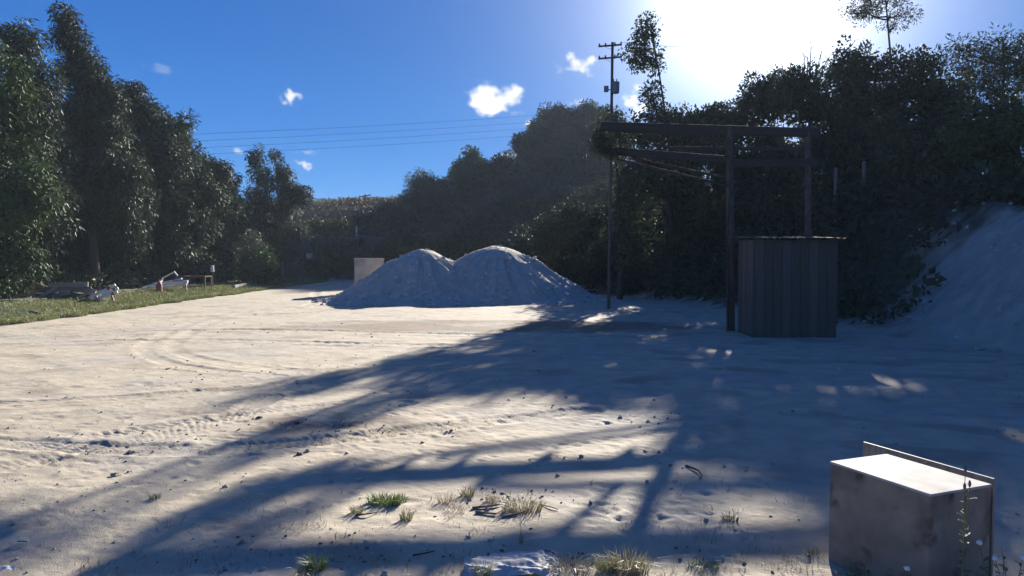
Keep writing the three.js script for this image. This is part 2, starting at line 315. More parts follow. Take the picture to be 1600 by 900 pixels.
// blobs: [bearing px, height py, half width px, half height px, depth offset m]; at a distance of d metres
function tree(name, label, d, basePx, blobs, o = {}) {
  const k = d / FPX, b0 = at(basePx, 450, d), y0 = land(b0.x, d, false) - .05, T = thing(name, label, o.category ?? 'tree', b0.x, y0, -d, 0, o.group), origin = T.position.clone();
  const world = blobs.map(([px, py, rx, ry, dz = 0]) => { const c = at(px, py, d + dz), q = (d + dz) / FPX; return [c, rx * q, ry * q, Math.max(rx * q * .85, Math.min(ry * q * .6, rx * q * 1.1))]; });
  const top = world.reduce((a, b) => (b[0].y + b[2] > a[0].y + a[2] ? b : a)), low = world.reduce((a, b) => (b[0].y < a[0].y ? b : a));
  const r = rng(seedTree++), H = top[0].y + top[2] * .6 - y0, R = o.trunk ?? clamp(H * .018, .03, .24), pts = [];
  const tip = V(top[0].x - origin.x, H, top[0].z - origin.z);
  for (let i = 0; i <= 4; i++) { const t = i / 4; pts.push(V(tip.x * t * t + (r() - .5) * .25 * Math.min(1, i), H * t - (i ? 0 : .15), tip.z * t * t + (r() - .5) * .25 * Math.min(1, i))); }
  const curve = new THREE.CatmullRomCurve3(pts), trunk = part('trunk', rod(pts, R, R * .15, 8, 14), M[o.bark ?? 'bark'], T);
  for (const [c, rx, ry] of world) {
    const e = c.clone().sub(origin); if (e.y < 1 && H > 3) continue;
    for (let j = 0; j < 2; j++) { const q = curve.getPoint(clamp((e.y - ry * (.5 + j * .3)) / H, .08, .9)), f = e.clone().add(V((r() - .5) * rx * 1.2, (r() - .2) * ry * .8, (r() - .5) * rx)); part('limb', rod([q, q.clone().lerp(f, .5).add(V(0, -.15, 0)), f], R * .42, R * .1, 5, 5), M[o.bark ?? 'bark'], trunk); }
  }
  const parts = crown(world, origin, o.leaf ?? 'gum', COLOURS[o.colour ?? 'gum'], o.density ?? 1, seedTree * 31, o.size ?? 1);
  parts.forEach((im) => { im.name = 'crown'; im.userData.kind = 'stuff'; T.add(im); });
  return T;
}
function bladeTuft(seed, n, R, h, w, lean) {
  const r = rng(seed), pos = [], idx = [];
  for (let i = 0; i < n; i++) {
    const a = r() * 6.283, q = R * Math.sqrt(r()), x = q * Math.cos(a), z = q * Math.sin(a), b = a + (r() - .5) * 2.2, L = h * (.45 + r() * .75), l = lean * (.3 + r()), s = r() * 6.283, cx = Math.cos(s) * w * .5, cz = Math.sin(s) * w * .5, k = pos.length / 3;
    pos.push(x - cx, -.01, z - cz, x + cx, -.01, z + cz, x + Math.cos(b) * L * l * .35 - cx * .7, L * .6, z + Math.sin(b) * L * l * .35 - cz * .7, x + Math.cos(b) * L * l * .35 + cx * .7, L * .6, z + Math.sin(b) * L * l * .35 + cz * .7, x + Math.cos(b) * L * l, L * (1 - l * .25), z + Math.sin(b) * L * l);
    idx.push(k, k + 1, k + 3, k, k + 3, k + 2, k + 2, k + 3, k + 4);
  }
  const g = new THREE.BufferGeometry(); g.setAttribute('position', new THREE.Float32BufferAttribute(pos, 3)); g.setIndex(idx); g.computeVertexNormals(); return g;
}
function scatter(name, label, geos, material, places, colours, seed, tilt = .15) {
  const r = rng(seed), root = geos.length > 1 ? new THREE.Group() : null;
  if (root) { root.name = numbered(name); scene.add(root); tag(root, label, name.split('_').pop(), null, 'stuff'); }
  geos.forEach((g, gi) => {
    const mine = places.filter((_, i) => i % geos.length === gi), im = new THREE.InstancedMesh(g, material, mine.length), col = new THREE.Color();
    mine.forEach(([x, y, z, s], i) => { eul.set((r() - .5) * tilt * 2, r() * 6.283, (r() - .5) * tilt * 2); im.setMatrixAt(i, tmpM.compose(V(x, y, z), tmpQ.setFromEuler(eul), one.clone().multiplyScalar(s))); const k = colours[Math.floor(r() * colours.length)], j = .8 + r() * .4; im.setColorAt(i, col.setRGB(k[0] * j, k[1] * j, k[2] * j)); });
    im.castShadow = im.receiveShadow = true; im.userData.kind = 'stuff';
    if (root) { im.name = 'clump'; root.add(im); } else { im.name = numbered(name); scene.add(im); tag(im, label, name.split('_').pop(), null, 'stuff'); }
  });
}

// ------------------------------------------------------------------ the wood on the left
const LW = 'trees of the wood along the left verge';
tree('eucalyptus_tree', 'tall eucalyptus with a narrow spire leaning left, the highest in the left wood', 36.9, 150, [[103, 34, 16, 26], [112, 66, 24, 30], [90, 62, 12, 14], [128, 104, 28, 40], [108, 112, 20, 24], [145, 150, 36, 48], [172, 160, 20, 26], [124, 185, 36, 40, -.6], [165, 225, 48, 60], [150, 300, 60, 60, -.5], [200, 310, 55, 70, .6]], { group: LW, density: 1.05 });
tree('eucalyptus_tree', 'eucalyptus with a pale rounded top at the left edge of the photograph', 32.2, 20, [[28, 58, 24, 24], [14, 84, 18, 24], [44, 76, 18, 24], [48, 120, 36, 44], [20, 160, 46, 52], [62, 180, 30, 50, -.6], [10, 250, 66, 60], [50, 330, 60, 70, -.4]], { group: LW });
tree('eucalyptus_tree', 'leafy eucalyptus with foliage reaching down to the blue pipe at far left', 29.8, -25, [[-20, 130, 60, 70], [-10, 230, 70, 80], [20, 320, 62, 70, -.6], [-40, 330, 70, 90], [15, 410, 50, 48, -.5]], { group: LW, colour: 'green' });
tree('eucalyptus_tree', 'pointed eucalyptus just right of the tall leaning spire', 42.1, 235, [[208, 142, 18, 20], [215, 185, 42, 42], [250, 205, 38, 46, .6], [225, 260, 62, 56], [275, 240, 28, 36, -.5], [230, 335, 70, 66]], { group: LW });
tree('eucalyptus_tree', 'broad dark eucalyptus above the white pipes and frame', 45.6, 285, [[268, 215, 36, 34], [285, 270, 42, 48], [310, 320, 44, 56], [265, 340, 50, 60, -.5], [300, 395, 42, 40, -.4]], { group: LW, colour: 'dark' });
tree('eucalyptus_tree', 'rounded eucalyptus sloping down to the right end of the left wood', 50.9, 340, [[325, 275, 34, 30], [345, 315, 36, 40], [318, 350, 40, 52], [355, 365, 30, 44, -.4], [335, 405, 38, 32, -.5]], { group: LW });
tree('eucalyptus_tree', 'small pointed eucalyptus at the right end of the left wood', 55.0, 368, [[360, 285, 13, 20], [368, 322, 20, 28], [374, 360, 22, 36], [360, 400, 26, 30]], { group: LW });
tree('eucalyptus_tree', 'dark eucalyptus deep in the left wood behind the spire tree', 44.5, 100, [[80, 215, 44, 60], [110, 300, 60, 80], [60, 350, 70, 70], [140, 380, 60, 60]], { group: LW, colour: 'dark' });
tree('eucalyptus_tree', 'dark eucalyptus deep in the left wood behind the timber scraps', 48.0, 180, [[185, 270, 54, 66], [215, 370, 62, 62], [150, 390, 60, 56], [260, 410, 52, 40]], { group: LW, colour: 'dark' });
tree('eucalyptus_tree', 'dark eucalyptus at the far left behind the pale rounded top', 38.6, 0, [[-30, 230, 70, 80], [0, 330, 80, 90], [60, 400, 60, 60], [-30, 430, 70, 50]], { group: LW, colour: 'dark' });
tree('eucalyptus_tree', 'dark eucalyptus deep in the left wood behind the rusty frame', 57.3, 318, [[310, 310, 46, 40], [340, 370, 46, 50], [280, 380, 50, 60], [320, 425, 60, 30]], { group: LW, colour: 'dark' });
tree('young_tree', 'slim pale trunked sapling among the dark trees behind the grey mound', 40.9, 197, [[200, 330, 22, 30], [190, 375, 20, 24]], { group: LW, bark: 'paleBark', trunk: .05, density: .5 });
tree('bush', 'bright green bush at the end of the grass verge', 48, 404, [[400, 418, 22, 24], [412, 405, 15, 18], [388, 428, 18, 18], [420, 428, 14, 17]], { category: 'bush', leaf: 'broad', colour: 'green', trunk: .05, density: 1.5, size: .9 });
tree('bush', 'pale flowering shrub above the bright green bush', 49.5, 392, [[393, 378, 15, 15], [386, 398, 14, 18], [402, 392, 12, 12]], { category: 'bush', leaf: 'broad', colour: 'pale', trunk: .05, size: .9 });
tree('bush', 'low pale shrub at the foot of the paired pointed trees', 52, 457, [[458, 420, 9, 14], [452, 436, 13, 12]], { category: 'bush', leaf: 'fine', colour: 'pale', trunk: .03 });
// the pair beyond
const PR = 'pointed trees beyond the verge';
tree('eucalyptus_tree', 'left of the paired pointed trees against the sky', 57, 412, [[401, 242, 9, 17], [404, 268, 14, 20], [408, 298, 20, 26], [402, 335, 22, 24], [415, 375, 26, 34]], { group: PR, bark: 'paleBark' });
tree('eucalyptus_tree', 'right of the paired pointed trees, with a bushy right shoulder', 58, 442, [[430, 252, 9, 15], [436, 280, 18, 20], [452, 300, 20, 18, .5], [470, 306, 15, 18], [440, 325, 26, 24], [455, 358, 24, 26], [436, 390, 26, 28]], { group: PR, bark: 'paleBark' });
// ------------------------------------------------------------------ trees on the bank, ahead and to the right
const RB = 'trees on the bank behind the sand heaps';
tree('bank_tree', 'small grey-green tree at the left end of the bank wood', 86, 660, [[645, 290, 14, 14], [668, 290, 20, 20], [650, 315, 24, 18], [690, 310, 24, 20]], { group: RB, bark: 'darkBark', leaf: 'fine', colour: 'olive', density: .8, size: 1.7 });
tree('bank_tree', 'low rounded tree on the bank between the small grey-green tree and the topknot tree', 90, 695, [[680, 300, 24, 24], [705, 325, 34, 28], [660, 345, 40, 26], [705, 365, 40, 28]], { group: RB, bark: 'darkBark', leaf: 'broad', colour: 'dark', density: .75, size: 1.7 });
tree('bank_tree', 'green tree with a small topknot behind the sand heaps', 96, 740, [[735, 248, 13, 14], [738, 272, 36, 20], [715, 290, 22, 22], [765, 285, 30, 26], [740, 330, 46, 36]], { group: RB, bark: 'darkBark', leaf: 'broad', colour: 'green', density: .75, size: 1.7 });
tree('bank_tree', 'dark tree on the slope directly above the right sand heap', 94, 800, [[792, 268, 22, 24], [808, 285, 28, 30], [790, 330, 46, 40], [830, 345, 44, 50], [780, 380, 44, 36]], { group: RB, bark: 'darkBark', leaf: 'broad', colour: 'dark', density: .75, size: 1.7 });
tree('bank_tree', 'tall broad dark tree with a flat ragged top in the centre of the slope', 112, 885, [[855, 200, 28, 26], [885, 190, 36, 24], [925, 192, 34, 24], [860, 245, 44, 40], [920, 250, 50, 44], [845, 300, 34, 40], [890, 320, 54, 48]], { group: RB, bark: 'darkBark', leaf: 'broad', colour: 'dark', density: .7, size: 1.8 });
tree('bank_tree', 'olive tree in front of the utility pole, right of the tall broad dark tree', 35, 968, [[958, 186, 15, 24], [966, 225, 16, 34], [976, 275, 18, 36], [985, 320, 24, 40], [985, 380, 30, 40]], { group: RB, bark: 'darkBark', leaf: 'broad', colour: 'olive', density: 1.1 });
tree('bank_tree', 'dark tree low on the bank behind the right sand heap', 47, 890, [[875, 360, 40, 30], [910, 350, 44, 34], [880, 395, 50, 36], [930, 400, 44, 40]], { group: RB, bark: 'darkBark', leaf: 'broad', colour: 'dark', density: 1, size: 1.1 });
tree('bank_tree', 'dark tree with a small high spur, behind the timber awning frame', 35.5, 1050, [[1018, 150, 12, 20], [1002, 206, 22, 28], [1028, 188, 20, 26], [1050, 206, 34, 32], [1078, 208, 34, 30], [1020, 275, 40, 40], [1060, 280, 48, 46]], { group: RB, bark: 'darkBark', leaf: 'broad', colour: 'dark', density: 1.25 });
tree('bank_tree', 'dense dark tree straight below the sun', 35, 1150, [[1112, 203, 38, 34], [1150, 190, 30, 32], [1190, 160, 34, 36], [1222, 152, 38, 36], [1130, 250, 50, 46], [1200, 250, 56, 50]], { group: RB, bark: 'darkBark', leaf: 'broad', colour: 'dark', density: 1.25 });
tree('bank_tree', 'dense dark tree to the right of the one below the sun', 32, 1265, [[1255, 152, 40, 40], [1290, 165, 40, 40], [1250, 250, 56, 50], [1310, 235, 50, 56]], { group: RB, bark: 'darkBark', leaf: 'broad', colour: 'dark', density: 1.25 });
tree('tall_tree', 'tall thin crowned tree rising left of the sun beside the utility pole', 35.8, 1052, [[1014, 44, 16, 20], [994, 84, 20, 16], [1016, 94, 20, 15]], { group: RB, bark: 'darkBark', leaf: 'broad', colour: 'dark', trunk: .12, density: 1.1 });
tree('tall_tree', 'peaked dark tree on the skyline right of the sun', 34, 1335, [[1335, 90, 24, 26], [1310, 120, 36, 24], [1355, 115, 34, 26], [1330, 165, 50, 40], [1375, 180, 46, 46]], { group: RB, bark: 'darkBark', leaf: 'broad', colour: 'dark', density: .9 });
tree('bank_tree', 'flat topped dark tree on the skyline at the upper right', 33, 1430, [[1405, 108, 32, 22], [1445, 104, 34, 20], [1420, 150, 50, 40], [1480, 150, 46, 44], [1430, 215, 60, 50]], { group: RB, bark: 'darkBark', leaf: 'broad', colour: 'dark', density: .9 });
tree('bank_tree', 'feathery grey tree at the upper right corner', 30, 1555, [[1520, 80, 34, 26], [1570, 75, 44, 28], [1620, 90, 44, 40], [1540, 125, 50, 40], [1590, 150, 60, 50], [1520, 200, 50, 46]], { group: RB, bark: 'darkBark', leaf: 'fine', colour: 'olive', density: .9 });
tree('bank_tree', 'leafy tree at the right edge with light catching its leaves', 25, 1590, [[1550, 190, 60, 44], [1620, 210, 70, 60], [1520, 230, 46, 36]], { group: RB, bark: 'darkBark', leaf: 'broad', colour: 'green', density: 1 });
{
  const d = 36, b = at(1262, 400, d); b.y = land(b.x, d, false); const t = thing('bare_tree', 'bare branching tree against the glare right of the sun', 'tree', b.x, b.y, b.z, 0, RB), r = rng(909), q = (px, py, dz = 0) => at(px, py, d + dz).sub(b), fork = q(1264, 150);
  part('trunk', rod([V(0, -.2, 0), fork.clone().multiplyScalar(.5).add(V(.1, 0, 0)), fork], .13, .08, 8, 8), M.darkBark, t);
  for (let i = 0; i < 11; i++) {
    const e = q(1222 + i * 9 + r() * 8, 55 + Math.abs(i - 5) * 7 + r() * 26, (r() - .5) * 3), m = fork.clone().lerp(e, .45).add(V((i - 5) * .05, .1, 0)), l = part('branch', rod([fork, m, e], .045, .008, 6, 8), M.darkBark, t);
    for (let k = 0; k < 4; k++) { const f = m.clone().lerp(e, .1 + k * .22), g = f.clone().add(V((r() - .5) * .9, .25 + r() * .6, (r() - .5) * .9)); part('twig', rod([f, f.clone().lerp(g, .5).add(V(.03, -.04, 0)), g], .014, .004, 5, 4), M.darkBark, l); }
  }
}
tree('tall_tree', 'thin topped tree at the top edge of the photograph right of the sun', 44, 1390, [[1375, -4, 54, 26], [1380, -40, 60, 30], [1412, 20, 26, 16], [1345, 18, 26, 16], [1392, 40, 16, 14]], { group: RB, bark: 'darkBark', leaf: 'fine', colour: 'olive', density: .55, trunk: .14 });
tree('bank_tree', 'dark rounded tree on the slope left of the tall broad tree', 100, 835, [[828, 232, 24, 22], [840, 270, 36, 34], [815, 300, 34, 30], [850, 320, 40, 30]], { group: RB, bark: 'darkBark', leaf: 'broad', colour: 'dark', density: .75, size: 1.7 });
tree('bank_tree', 'dark tree filling the slope between the tall broad tree and the olive tree', 96, 930, [[935, 215, 26, 26], [915, 275, 44, 40], [950, 300, 36, 40]], { group: RB, bark: 'darkBark', leaf: 'broad', colour: 'gum', density: .75, size: 1.7 });
// bushes that clothe the bank
const BB = 'bushes clothing the dark bank';
const bk = rng(303);
for (const [px, py, d, rx, ry, what] of [[985, 335, 42, 44, 48, 'bush low on the dark bank, left below the awning frame'], [950, 425, 40, 44, 40, 'leftmost dark bush at the foot of the bank, right of the sand heaps'], [1010, 415, 38, 50, 46, 'dark bush at the foot of the bank, second right of the sand heaps'], [1080, 345, 36, 56, 46, 'dark bush behind the left arm of the awning frame'], [1075, 430, 35, 54, 40, 'dark bush at the foot of the bank just left of the frame post'], [1140, 330, 34, 56, 50, 'dark bush directly behind the tall frame post'], [1150, 420, 33, 56, 50, 'dark bush at the foot of the bank behind the frame post'], [1215, 335, 32, 60, 50, 'dark bush showing above the left of the plank booth roof'], [1225, 425, 31, 60, 52, 'dark bush behind the plank booth'], [1290, 330, 30, 60, 54, 'dark bush showing above the right of the plank booth roof'], [1300, 430, 28, 64, 56, 'dark bush at the right side of the plank booth'], [1350, 270, 30, 60, 56, 'dark bush high on the bank behind the pale fence posts'], [1370, 350, 27, 60, 56, 'dark bush below the pale fence posts'], [1380, 450, 25, 64, 60, 'dark bush at the foot of the slope painted pale for flare blur'], [1450, 280, 26, 60, 50, 'dark bush at the top left of the slope painted pale for flare blur'], [1400, 240, 29, 56, 46, 'dark bush high on the bank right of the pale fence posts'],
  [735, 385, 64, 44, 30, 'dark bush behind the dip between the two sand heaps'], [690, 405, 64, 44, 30, 'dark bush behind the top of the left sand heap'], [640, 395, 64, 44, 26, 'dark bush behind the left flank of the left sand heap'], [830, 400, 54, 46, 36, 'dark bush behind the right flank of the right sand heap'], [620, 345, 74, 40, 18, 'dark bush on the slope crest left of the bank wood'], [575, 352, 74, 22, 9, 'low dark bush on the slope near the white marker post'], [780, 350, 74, 44, 34, 'dark bush on the slope above the right sand heap'], [860, 345, 76, 46, 36, 'dark bush on the slope below the tall broad tree'], [920, 335, 72, 46, 40, 'dark bush on the slope left of the olive tree'], [700, 350, 76, 40, 26, 'dark bush on the slope above the left sand heap']])
  tree('bank_bush', what, d, px, [[px, py, rx, ry], [px + (bk() - .5) * rx, py - ry * .6, rx * .6, ry * .55]], { category: 'bush', group: d > 50 ? 'bushes behind the sand heaps' : BB, leaf: 'broad', colour: bk() < .8 ? 'dark' : 'gum', density: .8, size: d > 50 ? 1.5 : 1.1, trunk: .06 });
tree('bush', 'sunlit light green bush on top of the dark embankment', 63, 520, [[520, 356, 15, 9], [535, 354, 10, 8]], { category: 'bush', leaf: 'broad', colour: 'olive', density: 1.6 });
tree('bush', 'small green bush at the left end of the dark embankment top', 63, 497, [[496, 354, 12, 9], [484, 358, 10, 9]], { category: 'bush', leaf: 'broad', colour: 'green', density: 1.4 });
tree('bush', 'light olive bushes on the slope beside the pale strip', 80, 610, [[600, 330, 14, 7], [618, 326, 14, 7]], { category: 'bush', leaf: 'fine', colour: 'olive', density: 1.6 });
// ------------------------------------------------------------------ ground cover
{
  const r = rng(41), verge = [], wood = [], bank = [];
  for (let i = 0; i < 21000; i++) { const d = lerp(15, 58, Math.pow(r(), 1.3)), v = Math.pow(r(), 1.2) * 3.7 - .15 + N(d * .3, 1, 6) * .5, x = -14.7 - v + N(d * 1.1, 3, 8) * .3; if (N(x * .9, d * .9, 51) < -.42) continue; verge.push([x, land(x, d, false), -d, .7 + r() * .7]); }
  scatter('verge_grass', 'strip of sunlit yellow-green grass along the foot of the left wood', [1, 2, 3].map((s) => bladeTuft(s, 16, .13, .13, .016, .8)), M.grass, verge, [[.22, .25, .075], [.27, .28, .09], [.17, .21, .06], [.3, .28, .13]], 1);
  for (let i = 0; i < 2600; i++) { const d = lerp(17, 60, r()), x = -20.2 - r() * 16; wood.push([x, land(x, d, false) + r() * .9, -d, .8 + r() * 1.1]); }
  scatter('wood_undergrowth', 'dark low undergrowth on the floor of the left wood', CLUMP.broad, M.leaf, wood, COLOURS.dark, 2, .6);
  for (let i = 0; i < 15000; i++) { const d = lerp(7, 64, r()), x = lerp(-32, 34, r()), s = bankDist(x, d); if (s < .3 || s > 14) continue; const bare = Math.exp(-(((x - 12.3) / 3.4) ** 2) - ((d - 16) / 7) ** 2) * 1.5 - .55 + N(x * .5, d * .5, 61) * .6; if (bare > .05 && r() > .015) continue; bank.push([x, land(x, d, false) + r() * .5, -d, .9 + r() * 1.2]); }  // undergrowth kept off the pale patch painted for the flare blur
  scatter('bank_undergrowth', 'dark low undergrowth covering the shaded banks', CLUMP.broad, M.leaf, bank, COLOURS.dark, 3, .6);
  const scree = []; for (let i = 0; i < 900; i++) { const d = lerp(8, 24, r()), x = lerp(9.6, 18, r()), s = bankDist(x, d); if (s < -.6) continue; scree.push([x, land(x, d) - .01, -d, .2 + Math.pow(r(), 5) * 1.8]); }
  scatter('bank_stones', 'stones and lumps added on the slope painted pale for flare blur at the right', [21, 22, 23].map((s) => lump(.06, s, .7, .7, 1)), std(1, 1, 1, .97), scree, [[.45, .4, .33], [.36, .31, .25], [.5, .45, .38]], 10, 1);
  const ridge = []; for (let i = 0; i < 6000; i++) { const d = lerp(250, 335, r()), x = lerp(-170, 60, r()); ridge.push([x, land(x, d, false) + r() * 1.2, -d, 2.5 + r() * 3.5]); }
  scatter('ridge_wood', 'far off wood along the crest of the distant ridge', CLUMP.broad.slice(0, 2), M.leaf, ridge, COLOURS.dark, 4, .5);
  const crest = []; for (let i = 0; i < 9000; i++) { const d = lerp(66, 118, r()), x = lerp(-40, 24, r()); crest.push([x, land(x, d, false) + r() * .25, -d, 1 + r() * 1.1]); }
  scatter('slope_scrub', 'low dark scrub on the slope above the embankment', CLUMP.fine, M.leaf, crest, [[.095, .075, .05], [.075, .06, .042], [.07, .068, .038]], 5, .5);
  // clods of sand thrown up by wheels and feet
  const clods = [], litter = [];
  for (let i = 0; i < 6500; i++) {
    const d = 4.2 + Math.pow(r(), 1.2) * 18, x = (r() * 2 - 1) * (d * .75 + .5); if (x < -14.5) continue;
    if (N(x * .9, d * .9, 71) + .8 * N(x * 3, d * 3, 72) < .22) continue;
    clods.push([x, land(x, d) + .002, -d, .3 + Math.pow(r(), 4) * 1.6]);
  }
  scatter('sand_clods', 'small clods of sand strewn over the yard', [1, 2, 3].map((s) => lump(.013, s * 7, .9, .55, 1)), std(1, 1, 1, .97), clods, [[.40, .34, .26], [.34, .28, .21], [.44, .38, .29]], 6, 1);
  for (let i = 0; i < 1300; i++) { const c = [[-3.4, 7.4, 1.6, 1.2], [-2.0, 8.7, 1.6, .5], [-.3, 6.1, 1.2, .35], [.6, 5, 1.4, .4], [-5, 6.5, 1.4, 1], [-1, 5, 1.8, .5]][Math.floor(r() * 6)], x = c[0] + (r() + r() - 1) * c[2], d = Math.max(4, c[1] + (r() + r() - 1) * c[3]); if (N(x * 2.2, d * 2.2, 77) + .5 * N(x * 6, d * 6, 78) < .12) continue; litter.push([x, land(x, d) + .002, -d, .2 + Math.pow(r(), 3) * .75]); }
  scatter('dirt_crumbs', 'dark crumbs of damp earth scattered by the wheel tracks', [1, 2].map((s) => lump(.016, s * 13, .7, .6, 1)), std(1, 1, 1, .97), litter, [[.16, .12, .09], [.22, .17, .125], [.11, .085, .065]], 7, 1);
  const chaff = []; for (let i = 0; i < 1500; i++) { const d = 4.1 + r() * r() * 2.6, x = (r() * 2 - 1) * 2.6 - .2; if (N(x * 1.6, d * 1.6, 81) < -.05) continue; chaff.push([x, land(x, d), -d, .5 + r() * .8]); }
  scatter('dry_chaff', 'short dry grass stubble on the near sand', [11, 12].map((s) => bladeTuft(s, 5, .05, .035, .004, 1.6)), M.grass, chaff, [[.36, .3, .19], [.28, .23, .14], [.22, .2, .11]], 8, .5);
}
// ------------------------------------------------------------------ sand heaps
const rubble = [];
function heap(label, x0, d0, h, run, seed, flat, extra = []) {
  const n = 190, R = h / .6 + run, pos = [], uv = [], idx = [];
  const o = single('sand_heap', new THREE.BufferGeometry(), M.heap, label, 'sand heap', 'sand heaps');
  for (let j = 0; j <= n; j++) for (let i = 0; i <= n; i++) {
    const x = (i / n * 2 - 1) * R, z = (j / n * 2 - 1) * R, q = Math.hypot(x, z), a = Math.atan2(z, x);
    const rill = (N(a * 7, q * .15, seed) * .2 + N(a * 22, q * .3, seed + 3) * .1 - .12 * Math.max(0, N(a * 13, q * .2, seed + 8))) * ss(.5, 2.2, q) + Math.max(0, N(x * .9, z * .9, seed + 20)) * .18;
    let y = h - .62 * (Math.sqrt(q * q + flat * flat) - flat) + rill;
    for (const [ex, ez, eh] of extra) { const p = Math.hypot(x - ex, z - ez); y = Math.max(y, eh - .58 * (Math.sqrt(p * p + .3) - .55) + rill * .6); }
    y += fbm(x * 1.6, z * 1.6, seed, 5) * .09;
    if (y < .35) y = .35 * Math.exp((y - .35) * 2.2) + (y < -.1 ? 0 : 0);
    y -= .06;
    pos.push(x, y, z); uv.push(x / 1.9, z / 1.9);
    if (i < n && j < n) { const k = j * (n + 1) + i; idx.push(k, k + n + 1, k + 1, k + 1, k + n + 1, k + n + 2); }
  }
  o.geometry.setAttribute('position', new THREE.Float32BufferAttribute(pos, 3)); o.geometry.setAttribute('uv', new THREE.Float32BufferAttribute(uv, 2)); o.geometry.setIndex(idx); o.geometry.computeVertexNormals();
  o.position.set(x0, land(x0, d0, false) - .03, -d0);
  const r = rng(seed * 17);
  for (let i = 0; i < 2600; i++) { const k = Math.floor(r() * (n + 1) * (n + 1)) * 3, q = Math.hypot(pos[k], pos[k + 2]); if (pos[k + 1] < .02 || r() > .35 + q / R * .8) continue; rubble.push([x0 + pos[k] + (r() - .5) * .05, o.position.y + pos[k + 1], -d0 + pos[k + 2] + (r() - .5) * .05, .5 + Math.pow(r(), 4) * 3.2]); }
  for (let i = 0; i < 500; i++) { const a = r() * 6.283, q = (h / .62 + .5 + r() * r() * 1.6), x = x0 + Math.cos(a) * q, d = d0 - Math.sin(a) * q; rubble.push([x, land(x, d, false) + .01, -d, .4 + Math.pow(r(), 3) * 2.4]); }
}
heap('left sand heap with rilled sunlit flank beside the grey concrete cube', -4.2, 35, 2.42, 1.0, 5, .55);
heap('right sand heap with a lower shoulder on its right side', -.75, 35.6, 2.58, 1.2, 9, .9, [[2.2, .2, 1.3]]);
scatter('heap_rubble', 'small stones and lumps rolled down the sand heaps', [1, 2, 3].map((s) => lump(.028, s * 5, .7, .75, 1)), std(1, 1, 1, .97), rubble, [[.5, .45, .38], [.42, .38, .33], [.55, .5, .43]], 9, 1);
// ------------------------------------------------------------------ concrete cube behind the heap
{
  const t = thing('concrete_cube', 'grey concrete cube with a dark hole, half behind the left sand heap', 'concrete block', -7.55, 0, -39.6, .2);
  const g = new RoundedBoxGeometry(1.5, 1.86, 1.5, 2, .03); g.translate(0, .9, 0); part('body', g, M.paleConcrete, t);
  const ring = new THREE.TorusGeometry(.1, .03, 6, 14); ring.translate(.1, .95, .751); part('hole_rim', ring, M.paleConcrete, t);
  const hole = new THREE.CylinderGeometry(.1, .1, .02, 14); hole.rotateX(Math.PI / 2); hole.translate(.1, .95, .752); part('hole', hole, M.black, t);
  const lip = new RoundedBoxGeometry(1.56, .05, 1.56, 1, .015); lip.translate(0, 1.852, 0); part('lid', lip, M.paleConcrete, t);
}
// ------------------------------------------------------------------ the near concrete block and the board behind it
{
  const stain = tex(512, (u, v, i, j) => { const n = tile(u, v, 3, 4.4, 6), m = tile(u, v, 4, 24.4, 5), p = tile(u, v, 2, 31, 3), g = gritField[j * 512 + i]; let k = .82 + n * .4 + (g - .5) * .07; const s = ss(.1, .42, m) * .62; const w = ss(.05, .35, p) * .25; k *= 1 - w; return [k * (1 - s * .62), k * .97 * (1 - s * .7), k * .93 * (1 - s * .76)]; });
  const mat = std(.33, .30, .265, .85, { map: stain, bumpMap: concreteBump, bumpScale: .008 });
  const turn = Math.atan2(.376, .926), t = thing('concrete_block', 'near concrete block with brown stains and a smooth top coloured pale for sun glare, weeds at its foot', 'concrete block', 2.45, 0, -4.605, turn);
  const g = new RoundedBoxGeometry(.51, .68, .745, 10, .016), p = g.attributes.position;
  for (let i = 0; i < p.count; i++) { const x = p.getX(i), y = p.getY(i), z = p.getZ(i), k = .006 * N(x * 9, y * 9, z * 9) + .01 * Math.max(0, N(x * 25, y * 22, z * 25) - .2); p.setXYZ(i, x - Math.sign(x) * Math.abs(k), y, z - Math.sign(z) * Math.abs(k)); }
  g.translate(0, .31, 0); g.computeVertexNormals(); part('body', g, mat, t);
  const c = new RoundedBoxGeometry(.506, .016, .741, 3, .004), q = c.attributes.position; for (let i = 0; i < q.count; i++) { const x = q.getX(i), z = q.getZ(i); q.setX(i, x - Math.sign(x) * .006 * Math.abs(N(x * 20, 1, z * 20))); q.setY(i, q.getY(i) + .002 * N(x * 14, 2, z * 14)); }
  c.translate(0, .651, 0); c.computeVertexNormals(); part('glare_top', c, M.glareTop, t);  // added top layer, lighter than the body to imitate sun glare
  const b = new RoundedBoxGeometry(.02, .72, .97, 2, .005); b.translate(.345, .308, -.165);
  const o = single('form_board', b, M.board, 'thin board standing on edge behind the near concrete block', 'board'); o.position.set(2.45, 0, -4.605); o.rotation.y = turn;
}
